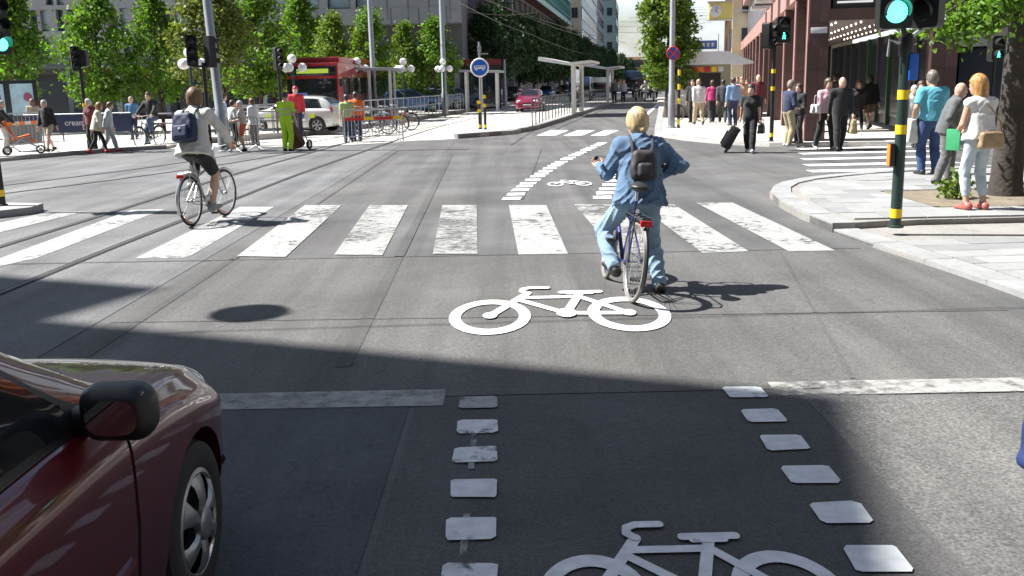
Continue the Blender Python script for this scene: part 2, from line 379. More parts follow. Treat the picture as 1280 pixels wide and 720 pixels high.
# ------------------------------------------------------------------ pavements
def slab_field(parent, region, zt, w, l, ang, mats, gap=.005, th=.03, limit=300):
    """paving slabs laid in rows and cut to the pavement's outline"""
    ca, sa = math.cos(ang), math.sin(ang); loc = [(p[0]*ca+p[1]*sa, -p[0]*sa+p[1]*ca) for p in region]
    if area(loc) < 0: loc = loc[::-1]
    x0, x1 = min(p[0] for p in loc), max(p[0] for p in loc); y0, y1 = min(p[1] for p in loc), max(p[1] for p in loc); n = 0
    j = 0; y = y0
    while y < y1:
        x = x0-(j % 2)*l*.5
        while x < x1:
            q = [(x+gap, y+gap), (x+l-gap, y+gap), (x+l-gap, y+w-gap), (x+gap, y+w-gap)]
            c = clip_poly(loc, q)
            if len(c) > 2 and abs(area(c)) > .01 and n < limit:
                dz = random.uniform(-.002, .002)
                MB().prism([(p[0]*ca-p[1]*sa, p[0]*sa+p[1]*ca) for p in c], zt-th, zt+dz).build('paving_slab', random.choice(mats), parent, smooth=False); n += 1
            x += l
        y += w; j += 1
SLABS = [M('paving slab %d' % i, (.275+d*.7, .275+d*.7, .27+d*.65), .8, var=.12, scale=9, bump=.12) for i, d in enumerate((-.05, 0, .03, .06, .01))]
def kerb_run(parent, pts, w, h, z0=0.0, seg=1.0, mat=KERBM, side=1):
    """kerb stones end to end along a line, lying on its left when side is 1"""
    P = [Vector((p[0], p[1], 0)) for p in pts]; d = [0]
    for i in range(1, len(P)): d.append(d[-1]+(P[i]-P[i-1]).length)
    def at(s):
        for i in range(1, len(P)):
            if s <= d[i]+1e-6: t = (s-d[i-1])/max(1e-6, d[i]-d[i-1]); return P[i-1].lerp(P[i], t), (P[i]-P[i-1]).normalized()
        return P[-1], (P[-1]-P[-2]).normalized()
    n = max(1, int(d[-1]/seg))
    for k in range(n):
        a, ta = at(d[-1]*k/n+.004); b, tb = at(d[-1]*(k+1)/n-.004)
        na = Vector((-ta.y, ta.x, 0))*w*side; nb = Vector((-tb.y, tb.x, 0))*w*side
        MB().prism([(a.x, a.y), (b.x, b.y), (b.x+nb.x, b.y+nb.y), (a.x+na.x, a.y+na.y)], z0-.02, h+random.uniform(-.004, .004)).build('kerb_stone', mat, parent, smooth=False)
# the corner pavement on the right: low apron near, raised part beyond
pv = bpy.data.objects.new('pavement', None); COL.objects.link(pv); struct(pv)
near = [(4.45, -6), (4.38, 5), (4.25, 7.7), (4.17, 8.7), (3.98, 10.1), (3.86, 11.35)]
nearR = near+[(5.0, 11.62), (26, 11.5), (26, -6)]
farl = [(3.86, 11.4), (3.83, 12.6), (3.88, 13.7), (4.06, 14.95), (4.4, 15.9), (4.95, 16.65), (6.2, 17.5), (8.5, 18.2), (14, 18.7), (26, 18.9)]
farR = farl+[(26, 11.54), (5.0, 11.66)]
MB().prism(nearR, -.02, .030).build('apron_bed', CONC2, pv, smooth=False)
MB().prism(farR, -.02, .095).build('corner_bed', CONC2, pv, smooth=False)
kerb_run(pv, near, .30, .052, seg=1.0, side=-1)
kerb_run(pv, farl, .28, .118, seg=.8, side=-1)
kerb_run(pv, [(4.15, 11.44), (4.75, 11.6)], .05, .11, seg=.8, mat=KERBD)
inn = [(p[0]+.32, p[1]) for p in near]+[(5.0, 11.58), (9.5, 11.4), (8.2, 5)]
slab_field(pv, inn, .052, .35, .70, R_(2), SLABS, limit=220)
inn2 = [(4.25, 11.75), (4.2, 12.6), (4.3, 13.7), (4.5, 14.9), (4.9, 15.8), (5.4, 16.4), (6.4, 17.1), (8.5, 17.7), (13.5, 18.1), (13.5, 14.55), (5.6, 14.55), (5.6, 12.55), (13.5, 12.3), (13.5, 11.6)]
slab_field(pv, inn2, .118, .5, .5, R_(-4), SLABS, limit=230)
slab_field(pv, [(9.2, 12.4), (13.5, 12.35), (13.5, 14.5), (9.2, 14.5)], .118, .5, .5, R_(-4), SLABS, limit=60)
SOIL = M('tree pit soil', (.22, .18, .13), .95, var=.35, scale=20, bump=.5)
MB().prism([(5.65, 12.65), (9.15, 12.45), (9.15, 14.45), (5.65, 14.5)], .05, .112).build('tree_pit', SOIL, pv, smooth=False)
MB().lathe([(.36, .119), (.36, .1255), (.30, .126)], 28, Matrix.Translation((6.1, 16.3, 0))).build('manhole_cover', M('manhole iron', (.33, .32, .31), .7, .2, var=.3, scale=20), pv)
# the far pavement in front of the department store
pf = bpy.data.objects.new('pavement', None); COL.objects.link(pf); struct(pf)
c0 = G(816, 171)
fedge = [(14.5, 95), (10.2, 66), (7.2, 47), (5.35, 35.5), (c0.x+.1, c0.y+.3), (5.35, 29.4), (6.1, 27.3), (7.0, 26.0), (8.2, 25.3), (12, 24.9), (40, 23)]
MB().prism(fedge+[(40, 95)], -.02, .11).build('pavement_bed', CONC, pf, smooth=False)
kerb_run(pf, fedge[1:], .25, .125, seg=2.0, mat=KERBM)
# pale paving of the square and tram street beyond the junction
sq = MB().prism([(-90, 20), (-26, 24.2), (-14.2, 27.1), (-12.9, 29.4), (-12, 30.6), (-11, 31.2)] + [(-11, 60), (-90, 60)], -.02, .10).build('square', CONC, smooth=False); struct(sq)
kerb_run(sq, [(-26, 24.2), (-14.2, 27.1), (-12.9, 29.4), (-12, 30.6), (-11, 31.2)], .2, .125, seg=1.5, mat=KERBD)
ts = sheet('tram_street', [(-10.98, 31.2), (-5.5, 30.9), (-1.7, 33.3), (.1, 35.2), (2.2, 44), (12.2, 99), (22, 155), (-12, 155), (-10.98, 60)], CONC, .006, None); struct(ts)
# the stop platforms
def platform(pts, h, kerb):
    p = MB().prism(pts, -.02, h).build('platform', CONC, smooth=False); struct(p); kerb_run(p, kerb, .22, h+.01, seg=2.0, mat=KERBD); return p
isl = [(-1.75, 33.3), (-.8, 34.2), (.15, 35.25), (1.2, 39.0), (2.16, 44), (6.4, 67.2), (12.2, 99)]
isl_l = [(9.9, 99.4), (4.2, 67.6), (.2, 45.5), (-1.0, 38.5), (-2.1, 35)]
platform(isl+isl_l, .15, [(p[0]+.02, p[1]-.02) for p in isl])
pl_edge = [(-10.9, 33.2), (-8.2, 36.2), (-6.9, 40), (-5.55, 46), (-3.0, 62), (.3, 82), (4.2, 104)]
platform(pl_edge+[(-9, 104), (-10.9, 60)], .2, pl_edge)
# little kerbed refuge with the signal post at the left
rf = MB().prism([(-9.5, 13.6), (-7.9, 14.35), (-7.45, 14.9), (-7.5, 15.4), (-8.1, 15.6), (-10.5, 15.7), (-13, 15.2), (-13, 13.2)], -.02, .12).build('refuge_island', KERBM, smooth=False); struct(rf)
# ------------------------------------------------------------------ people: continuous surfaces grown from joints
def surface_nets(fn, lo, hi, h):
    lo = np.array(lo)-2*h; hi = np.array(hi)+2*h
    n = np.ceil((hi-lo)/h).astype(int)+1
    ax = [lo[i]+h*np.arange(n[i], dtype=np.float32) for i in range(3)]
    X = np.stack(np.meshgrid(*ax, indexing='ij'), -1).reshape(-1, 3).astype(np.float32)
    D = fn(X).reshape(n).astype(np.float32)
    neg = D < 0
    c = np.zeros(n-1, np.int8)
    for i in (0, 1):
        for j in (0, 1):
            for k in (0, 1): c += neg[i:n[0]-1+i, j:n[1]-1+j, k:n[2]-1+k]
    act = (c > 0) & (c < 8); ids = np.full(n-1, -1, np.int64); cells = np.argwhere(act); ids[act] = np.arange(len(cells))
    acc = np.zeros((len(cells), 3), np.float32); cnt = np.zeros((len(cells), 1), np.float32)
    corners = [(i, j, k) for i in (0, 1) for j in (0, 1) for k in (0, 1)]
    for a in corners:
        for b in corners:
            if sum(b) - sum(a) == 1 and all(q >= p for p, q in zip(a, b)):
                da = D[tuple((cells+a).T)]; db = D[tuple((cells+b).T)]; s = (da < 0) != (db < 0)
                t = np.where(s, da/np.where(s, da-db, 1), 0)[:, None]
                p = np.array(a, np.float32)+t*(np.array(b, np.float32)-np.array(a, np.float32))
                acc += np.where(s[:, None], p, 0); cnt += s[:, None]
    V = lo+h*(cells+acc/np.maximum(cnt, 1)); F = []
    for d in range(3):
        e = [0, 0, 0]; e[d] = 1
        s0 = [slice(1, n[i]-1) for i in range(3)]; s0[d] = slice(0, n[d]-1); s1 = list(s0); s1[d] = slice(1, n[d])
        A = neg[tuple(s0)]; B = neg[tuple(s1)]; E = np.argwhere(A != B)
        if not len(E): continue
        flip = A[tuple(E.T)]
        base = E+np.array([0 if i == d else 1 for i in range(3)])
        u, v = [i for i in range(3) if i != d]
        du = np.zeros(3, int); du[u] = 1; dv = np.zeros(3, int); dv[v] = 1
        q = np.stack([ids[tuple((base-du-dv).T)], ids[tuple((base-dv).T)], ids[tuple(base.T)], ids[tuple((base-du).T)]], 1)
        if d == 1: flip = ~flip
        q[~flip] = q[~flip][:, ::-1]; F.append(q)
    return V, np.concatenate(F)
def nets_mesh(name, fn, lo, hi, h, mats):
    V, F = surface_nets(fn, lo, hi, h)
    me = bpy.data.meshes.new(name); me.from_pydata(V.tolist(), [], F.tolist()); me.update()
    me.polygons.foreach_set('use_smooth', [True]*len(me.polygons))
    for m in (mats if isinstance(mats, list) else [mats]): me.materials.append(m)
    return me
def smin(a, b, k):
    h = np.clip(.5+.5*(b-a)/k, 0, 1); return b+(a-b)*h-k*h*(1-h)
def cone(X, a, b, r0, r1):
    a = np.asarray(a, np.float32); b = np.asarray(b, np.float32); d = b-a; L2 = max(1e-8, float(d@d))
    t = np.clip((X-a)@d/L2, 0, 1); return np.linalg.norm(X-a-t[:, None]*d, axis=1)-(r0+(r1-r0)*t)
def ell(X, c, r, Rm=None):
    q = X-np.asarray(c, np.float32)
    if Rm is not None: q = q@Rm
    r = np.asarray(r, np.float32); k0 = np.linalg.norm(q/r, axis=1); k1 = np.linalg.norm(q/(r*r), axis=1)+1e-6
    return k0*(k0-1)/k1
def plane(X, p, n):
    n = np.asarray(n, np.float32); n = n/np.linalg.norm(n); return (X-np.asarray(p, np.float32))@n
def ik(a, c, l1, l2, pole):
    a, c, pole = np.array(a, float), np.array(c, float), np.array(pole, float); d = c-a; L = np.linalg.norm(d)
    if L > (l1+l2)*.998: c = a+d/L*(l1+l2)*.998; d = c-a; L = np.linalg.norm(d)
    u = d/L; x = (l1*l1-l2*l2+L*L)/(2*L); y = math.sqrt(max(0, l1*l1-x*x)); w = pole-u*(pole@u); w /= np.linalg.norm(w)+1e-9
    return a+u*x+w*y, c
def rotm(yaw=0, pitch=0, roll=0):
    """columns: right, forward, up; pitch leans forward"""
    return np.array((Matrix.Rotation(yaw, 3, 'Z') @ Matrix.Rotation(-pitch, 3, 'X') @ Matrix.Rotation(roll, 3, 'Y')), np.float32)

SKIN = [M('skin light', (.62, .40, .30), .5, var=.06, scale=30), M('skin tanned', (.50, .30, .21), .5, var=.06, scale=30)]
def hair_mat(hc):
    nm = 'hair %.2f %.2f %.2f' % hc
    if nm in _mats: return _mats[nm]
    m = bpy.data.materials.new(nm); m.use_nodes = True; _mats[nm] = m; t = m.node_tree; b = t.nodes['Principled BSDF']; N = t.nodes.new; K = t.links.new
    b.inputs['Roughness'].default_value = .42; tc_ = N('ShaderNodeTexCoord'); mp_ = N('ShaderNodeMapping'); mp_.inputs['Scale'].default_value = (1, 1, .10); K(tc_.outputs['Object'], mp_.inputs[0])
    n = N('ShaderNodeTexNoise'); n.inputs['Scale'].default_value = 130; n.inputs['Detail'].default_value = 3; n.inputs['Distortion'].default_value = .6; K(mp_.outputs[0], n.inputs['Vector'])
    n2 = N('ShaderNodeTexNoise'); n2.inputs['Scale'].default_value = 28; K(mp_.outputs[0], n2.inputs['Vector'])
    mu = N('ShaderNodeMath'); mu.operation = 'MULTIPLY'; K(n.outputs['Fac'], mu.inputs[0]); K(n2.outputs['Fac'], mu.inputs[1])
    mr = N('ShaderNodeMapRange'); mr.inputs['From Min'].default_value = .12; mr.inputs['From Max'].default_value = .4; mr.inputs['To Min'].default_value = .45; mr.inputs['To Max'].default_value = 1.35; K(mu.outputs[0], mr.inputs['Value'])
    sc = N('ShaderNodeVectorMath'); sc.operation = 'SCALE'; sc.inputs[0].default_value = hc; K(mr.outputs[0], sc.inputs['Scale']); K(sc.outputs[0], b.inputs['Base Color'])
    bp = N('ShaderNodeBump'); bp.inputs['Strength'].default_value = .8; bp.inputs['Distance'].default_value = .012; K(mu.outputs[0], bp.inputs['Height']); K(bp.outputs[0], b.inputs['Normal']); return m
_hand = {}
def hand_mesh(kind, side):
    """a hand along +z from the wrist, palm facing -x*side, thumb towards +y"""
    key = (kind, side)
    if key in _hand: return _hand[key]
    curl = .35 if kind == 'relaxed' else 1.25
    segs = []
    for i, (y, ln) in enumerate(((.030, .072), (.010, .080), (-.011, .075), (-.030, .058))):
        p = np.array((0, y, .088)); an = curl*.35
        for s, (f, r) in enumerate(((.45, .0095), (.32, .0088), (.25, .0078))):
            an2 = an+curl*s*.85; q = p+np.array((-math.sin(an2), 0, math.cos(an2)))*ln*f*1.05; segs.append((p, q, r, r*.93)); p = q
    p = np.array((-.004, .030, .022)); q = np.array((-.018, .055, .055)); t = np.array((-.030 if kind == 'relaxed' else -.05, .050, .085))
    segs += [(p, q, .013, .0105), (q, t, .0105, .0085)]
    def fn(X):
        X = X.copy(); X[:, 0] *= side
        d = ell(X, (0, .001, .05), (.017, .043, .05)); d = smin(d, cone(X, (0, 0, -.03), (0, 0, .03), .025, .024), .02)
        f = None
        for s in segs:
            e = cone(X, *s); f = e if f is None else np.minimum(f, e)
        return smin(d, f, .008)
    me = nets_mesh('hand', fn, (-.12, -.07, -.06), (.12, .09, .19), .0055, SKIN[0]); _hand[key] = me; return me

def person(label, loc, face, h=1.72, pose=None, top=((.5, .5, .5), 'shirt'), bottom=((.05, .06, .1), 'trousers'), hair=((.12, .07, .04), 'short'),
           shoes=(.03, .03, .03), vox=.02, skin=0, girth=1.0, group=None, female=False, name='person', fold=.006, hands=('relaxed', 'relaxed'), cat='person', hem_=None, flare_=None):
    """face: heading in degrees, 0 looks along +Y. pose holds joint targets for a 1.72 m figure in its own frame (x right, y ahead, z up)"""
    s = h/1.72; P = dict(pelvis=(0, 0, .955), lean=2, yaw=0, side=0, fl=(-.10, .02, .085), fr=(.10, -.02, .085), hl=(-.27, .06, .80), hr=(.27, .06, .80),
             tl=8, tr=-8, toes=0, head=(0, 0), kl=(-.1, 1, 0), kr=(.1, 1, 0), el=(-.6, -1, -.2), er=(.6, -1, -.2), pitch_fl=0, pitch_fr=0)
    P.update(pose or {})
    T = lambda p: np.array(p, np.float32)*s
    g = girth; pel = T(P['pelvis']); Rt = rotm(R_(P['yaw']), R_(P['lean']), R_(P['side'])); Rp = rotm(R_(P['yaw']*.5), R_(P['lean']*.5), 0)
    B = lambda v: pel+Rt@T(v)
    sw = .175 if female else .195
    chest, belly = B((0, .0, .33)), B((0, .0, .13)); nb, nk = B((0, -.01, .50)), B((0, .02, .585))
    SL, SR = B((-sw, 0, .455)), B((sw, 0, .455)); HL, HR = pel+Rp@T((-.09, 0, -.03)), pel+Rp@T((.09, 0, -.03))
    hy, hp = P['head']; Rh = rotm(R_(P['yaw']+hy), R_(P['lean']*.3+hp), 0); hd = B((0, .02, .575))+Rh@T((0, .025, .105))
    KL, AL = ik(HL, T(P['fl']), .435*s, .425*s, P['kl']); KR, AR = ik(HR, T(P['fr']), .435*s, .425*s, P['kr'])
    EL, WL = ik(SL, T(P['hl']), .29*s, .26*s, P['el']); ER, WR = ik(SR, T(P['hr']), .29*s, .26*s, P['er'])
    legs = ((HL, KL, AL), (HR, KR, AR)); arms = ((SL, EL, WL), (SR, ER, WR))
    feet = []
    for (K_, A_, yaw, pf) in ((KL, AL, P['tl'], P['pitch_fl']), (KR, AR, P['tr'], P['pitch_fr'])):
        Rf = rotm(R_(P['toes']+yaw), R_(pf), 0); feet.append((A_+Rf@T((0, -.045, -.045)), A_+Rf@T((0, .15, -.055)), A_, Rf))
    hw, bw = (.165, .150) if female else (.150, .158)
    def torso(X, o=0.0):
        d = ell(X, chest, (.172*s*g+o, .112*s*g+o, .20*s+o), Rt)
        d = smin(d, ell(X, belly, (bw*s*g*(.88 if female else 1)+o, .108*s*g+o, .17*s+o), Rt), .09*s)
        d = smin(d, ell(X, pel, (hw*s*g+o, .118*s*g+o, .135*s+o), Rp), .08*s)
        if female:
            for sx in (-1, 1): d = smin(d, ell(X, B((sx*.075, .085, .345)), (.062*s+o, .062*s+o, .062*s+o), Rt), .05*s)
        d = smin(d, cone(X, SL, SR, .058*s*g+o, .058*s*g+o), .07*s); return d
    def arm(X, a, o=0.0, k=1.0):
        return smin(cone(X, a[0], a[1], (.056*k)*s*g**.5+o, (.043*k)*s*g**.5+o), cone(X, a[1], a[2], (.043*k)*s+o, (.028*k)*s+o), .02)
    def leg(X, l, o=0.0, k0=1., k1=1., k2=1.):
        return smin(cone(X, l[0], l[1], .092*k0*s*g**.5+o, .058*k1*s+o), smin(cone(X, l[1], l[2], .056*k1*s+o, .038*k2*s+o), cone(X, l[1]*.7+l[2]*.3, l[1]*.45+l[2]*.55, .056*k2*s+o, .05*k2*s+o), .03), .03)
    def headf(X):
        d = ell(X, hd, (.083*s, .102*s, .126*s), Rh)
        d = smin(d, ell(X, hd+Rh@T((0, .028, -.07)), (.056*s, .06*s, .06*s), Rh), .05*s)
        d = smin(d, cone(X, hd+Rh@T((0, .094, .012)), hd+Rh@T((0, .110, -.028)), .010*s, .015*s), .015)
        d = smin(d, cone(X, hd+Rh@T((-.03, .083, .022)), hd+Rh@T((.03, .083, .022)), .014*s, .014*s), .02)
        for sx in (-1, 1): d = smin(d, ell(X, hd+Rh@T((sx*.078, -.008, -.005)), (.012*s, .022*s, .032*s), Rh), .012)
        return smin(d, cone(X, nb, nk+(hd-nk)*.25, .060*s, .054*s), .03)
    def body(X):
        d = smin(torso(X, -.006), headf(X), .03)
        for a in arms: d = smin(d, arm(X, a), .03)
        for l in legs: d = smin(d, leg(X, l), .03)
        for f in feet: d = smin(d, cone(X, f[0]*.5+f[2]*.5, f[1], .034*s, .024*s), .03)
        return d
    def wrinkle(X, amp, seed=0):
        a = X/s; x, y, z = a[:, 0], a[:, 1], a[:, 2]
        u = z*30+5*np.sin(x*9+seed)+4*np.sin(y*11+seed*2)+x*14
        v = z*19-x*31+3*np.sin(y*13+z*6+seed)
        ridge = 1-np.abs(np.sin(u)); ridge2 = 1-np.abs(np.sin(v*.8+y*17))
        gate = .5+.5*np.sin(x*13+y*9+z*7+seed*3)
        return -amp*(ridge**2*gate*1.3+ridge2**2*(1-gate)*1.2)+amp*.6
    pts = np.array([pel, chest, hd, nk, SL, SR, HL, HR, KL, AL, KR, AR, EL, WL, ER, WR]+[f[0] for f in feet]+[f[1] for f in feet])
    lo, hi = pts.min(0)-.2*s, pts.max(0)+.2*s; lo[2] = max(lo[2], -.02)
    root = thing(name, label, cat, loc, R_(face), group)
    sk = SKIN[skin]
    put('body', nets_mesh('body', body, lo, hi, vox, sk), sk, root)
    up = Rt[:, 2]
    # trousers, shorts, skirt
    bc, bk = bottom[0], bottom[1]; bm_ = bottom[2] if len(bottom) > 2 else M('cloth %.2f %.2f %.2f' % bc, bc, .85, var=.16, scale=9, bump=.15, bscale=220, sheen=.2)
    def lower(X):
        waist = plane(X, pel+up*.13*s, up)
        d = np.maximum(ell(X, pel, (hw*s*g+.014, .118*s*g+.014, .15*s), Rp), waist)
        d = smin(d, np.maximum(ell(X, pel+up*.03*s, (bw*s*g*(.9 if female else 1)+.013, .108*s*g+.013, .18*s), Rp), np.maximum(waist, plane(X, pel-up*.05*s, -up))), .03)
        for l in legs:
            if bk == 'shorts':
                e = leg(X, l, .016, 1.1, 1.15, 1); cut = plane(X, l[0]*.12+l[1]*.88, l[1]-l[0])
            elif bk == 'cropped':
                e = leg(X, l, .008, 1.02, 1.05, 1.02); cut = plane(X, l[1]*.22+l[2]*.78, l[2]-l[1])
            elif bk == 'slim':
                e = leg(X, l, .007, 1.0, 1.02, 1.0); cut = plane(X, l[2]+np.array((0, 0, .01)), l[2]-l[1])
            elif bk == 'skirt':
                e = cone(X, l[0], l[0]*.0+l[1], .125*s, .14*s); cut = plane(X, l[0]*.1+l[1]*.9, (0, 0, -1))
            else:
                e = leg(X, l, .013, 1.05, 1.16, 1.28); e = smin(e, cone(X, l[1], l[2]-np.array((0, 0, .03*s)), .066*s, .066*s), .03); cut = plane(X, l[2]-np.array((0, 0, .035*s)), l[2]-l[1])
            d = smin(d, np.maximum(e, cut), .025)
        return d+(wrinkle(X, fold, 1) if fold else 0)
    put('skirt' if bk == 'skirt' else 'trousers' if bk not in ('shorts',) else 'shorts', nets_mesh('trousers', lower, lo, hi, vox, bm_), bm_, root)
    # upper garment
    tcol, tk = top[0], top[1]; tm = top[2] if len(top) > 2 else M('cloth %.2f %.2f %.2f' % tcol, tcol, .85, var=.14, scale=8, bump=.15, bscale=200, sheen=.2)
    hem = {'shirt': -.03, 'tee': -.04, 'jacket': -.10, 'coat': -.16, 'sleeveless': -.01, 'blouse': -.04}[tk]
    flare = {'shirt': .0, 'tee': .004, 'jacket': .02, 'coat': .055, 'sleeveless': .035, 'blouse': .012}[tk]; o = {'jacket': .026, 'coat': .024, 'tee': .016, 'shirt': .018, 'sleeveless': .02, 'blouse': .017}[tk]
    hem = hem_ if hem_ is not None else hem; flare = flare_ if flare_ is not None else flare
    def upper(X):
        d = torso(X, o)
        sk_ = X-pel; zz = np.clip((.26*s-sk_@up)/((.26-hem)*s), 0, 1)
        q = sk_@Rt; rr = np.sqrt((q[:, 0]/(hw*1.02*s*g+o+flare*zz))**2+(q[:, 1]/((.118*s*g)+o+flare*.8*zz))**2)
        cl = np.maximum((rr-1)*.13*s*g, np.maximum(q[:, 2]-.30*s, hem*s-q[:, 2])); d = smin(d, cl, .03)
        d = np.maximum(d, plane(X, pel+up*hem*s, -up))
        d = np.maximum(d, -cone(X, nb+up*.0, nk+up*.2*s, .055*s, .06*s) if tk in ('sleeveless', 'tee') else d)
        if tk != 'sleeveless':
            for a in arms:
                if tk == 'tee': e = np.maximum(arm(X, a, .018, 1.12), plane(X, a[0]*.22+a[1]*.78, a[1]-a[0]))
                else: e = np.maximum(arm(X, a, o*.75, 1.12), plane(X, a[2]-(a[2]-a[1])*.06, a[2]-a[1]))
                d = smin(d, e, .035)
        if tk in ('jacket', 'coat'): d = smin(d, cone(X, nb-up*.01, nb+up*.035*s, .078*s, .075*s), .02)
        return d+(wrinkle(X, fold, 4) if fold else 0)
    put({'shirt': 'shirt', 'tee': 'shirt', 'sleeveless': 'blouse', 'blouse': 'blouse', 'jacket': 'jacket', 'coat': 'jacket'}[tk], nets_mesh('shirt', upper, lo, hi, vox, tm), tm, root)
    # shoes
    if shoes:
        sm = M('leather %.2f %.2f %.2f' % shoes, shoes, .45, var=.12, scale=12)
        for f in feet:
            def shoe(X):
                q = (X-f[2])@f[3]
                d = smin(cone(q, T((0, -.045, -.045)), T((0, .165, -.058)), .046*s, .034*s), cone(q, T((0, -.03, -.03)), T((0, .02, .01)), .05*s, .045*s), .03)
                return np.maximum(d, -.085*s-q[:, 2])
            c = f[2]; put('shoe', nets_mesh('shoe', shoe, c-.24*s, c+.24*s, min(vox, .012), sm), sm, root)
    # hair
    hc, hk = hair
    if hk != 'bald':
        hm = hair_mat(hc)
        def hairf(X):
            q = (X-hd)@Rh/s
            o_ = .016 if hk in ('short', 'cap') else .024
            d = ell(q, (0, -.012, .018), (.083+o_, .100+o_, .120+o_))
            zs = {'short': (-.085, -.07, -.015, .05, .075), 'cap': (-.03, -.02, .02, .045, .05)}.get(hk, (-.10, -.095, -.04, .05, .078))
            d = np.maximum(d, np.interp(q[:, 1], (-.12, -.03, .02, .062, .12), zs).astype(np.float32)-q[:, 2])
            if hk == 'bun': d = smin(d, ell(q, (0, -.105, -.075), (.034, .036, .034)), .015); d = smin(d, ell(q, (0, -.05, -.04), (.078, .06, .06)), .03)
            if hk == 'long':
                d = smin(d, ell(q, (0, -.055, -.09), (.100, .065, .13)), .04); d = smin(d, ell(q, (.06, -.02, -.08), (.045, .055, .11)), .03); d = smin(d, ell(q, (-.06, -.02, -.08), (.045, .055, .11)), .03)
            if hk == 'bob': d = smin(d, ell(q, (0, -.04, -.045), (.094, .075, .075)), .03)
            if hk == 'pony': d = smin(d, cone(q, (0, -.10, .02), (0, -.13, -.16), .03, .02), .02)
            if hk == 'fringe': pass
            return (d+.0016*np.sin(q[:, 0]*170+np.sin(q[:, 2]*40)*2)+.0016*np.sin(q[:, 2]*40+q[:, 0]*70))*s
        put('cap' if hk == 'cap' else 'hair', nets_mesh('hair', hairf, hd-.26*s, hd+.24*s, min(vox, .012), hm), hm, root)
    EYE_M = M('eye dark', (.03, .025, .02), .2, var=0); MOUTH = M('lips', (.42, .17, .14), .5, var=0)
    for sx in (-1, 1): MB().sphere(hd+Rh@T((sx*.033, .088, .002)), .0125*s, 6).build('eye', EYE_M, root)
    MB().sphere(hd+Rh@T((0, .086, -.068)), .02*s, 6, (1, .35, .3)).build('mouth', MOUTH, root)
    # hands
    for side, a, kind in ((-1, arms[0], hands[0]), (1, arms[1], hands[1])):
        if not kind: continue
        z = Vector(a[2]-a[1]).normalized(); fw = Vector((0, 1, 0.2)) if abs(z.y) < .9 else Vector((-side, 0, .3))
        y = (fw-z*fw.dot(z)).normalized(); x = y.cross(z)
        o_ = put('hand', hand_mesh(kind, side), sk, root); o_.matrix_local = Matrix.Translation(a[2]) @ Matrix((x, y, z)).transposed().to_4x4() @ Matrix.Scale(s*1.05, 4)
    return root, dict(hd=Vector(hd), Rt=Rt, pel=Vector(pel), chest=Vector(chest), SL=Vector(SL), SR=Vector(SR), WL=Vector(WL), WR=Vector(WR), B=lambda v: Vector(B(v)), s=s)

def backpack(root, J, col, label=None, w=.30, h=.36, d=.14, as_thing=True, lab='', z=.24):
    """worn on the back, so it stays a thing of its own, set in the wearer's frame"""
    m = M('pack %.2f %.2f %.2f' % col, col, .6, var=.2, scale=10, bump=.2, bscale=150); dk = M('pack webbing', (.05, .05, .06), .7)
    t = thing('backpack', lab, 'backpack', root.location, root.rotation_euler.z)
    R3 = Matrix(J['Rt'].tolist()).to_4x4(); s = J['s']
    def pl(x, y, z_): return J['B']((x, y, z_))
    c = np.array(pl(0, -.13-d/2, z)); Rm = J['Rt']
    def fn(X):
        q = (X-c)@Rm; q[:, 2] = q[:, 2]; b = np.abs(q)-np.array((w/2-.05, d/2-.045, h/2-.06)); b[:, 0] += np.maximum(q[:, 2], 0)*.18
        return np.linalg.norm(np.maximum(b, 0), axis=1)+np.minimum(b.max(1), 0)-.048+.003*np.sin(q[:, 2]*50)*np.sin(q[:, 0]*40)
    put('bag', nets_mesh('bag', fn, c-.32, c+.32, .012, m), m, t)
    def fp(X):
        q = (X-c)@Rm-np.array((0, -d/2-.005, -h*.18)); b = np.abs(q)-np.array((w/2-.085, .012, h*.22-.03))
        return np.linalg.norm(np.maximum(b, 0), axis=1)+np.minimum(b.max(1), 0)-.028
    put('front_pocket', nets_mesh('front_pocket', fp, c-.3, c+.3, .012, m), m, t)
    for sx in (-1, 1):
        MB().tube([pl(sx*.09, -.14, z+h*.42), pl(sx*.10, -.125, .47), pl(sx*.105, -.04, .545), pl(sx*.115, .08, .50), pl(sx*.13, .15, .36), pl(sx*.16, .06, .14), pl(sx*.12, -.12, .10)], .014, 6).build('strap', dk, t)
    MB().tube([pl(-.03, -.15, z+h*.5), pl(-.02, -.16, z+h*.56), pl(.02, -.16, z+h*.56), pl(.03, -.15, z+h*.5)], .008, 6).build('carry_loop', dk, t)
    MB().lathe([(.022, 0), (.022, .006), (.012, .009)], 12, Matrix.Translation(pl(0, -.135-d-.035, z-h*.12)) @ R3 @ Matrix.Rotation(PI/2, 4, 'X')).build('badge', M('badge silver', (.6, .6, .6), .3, .9, var=0), t)
    return t
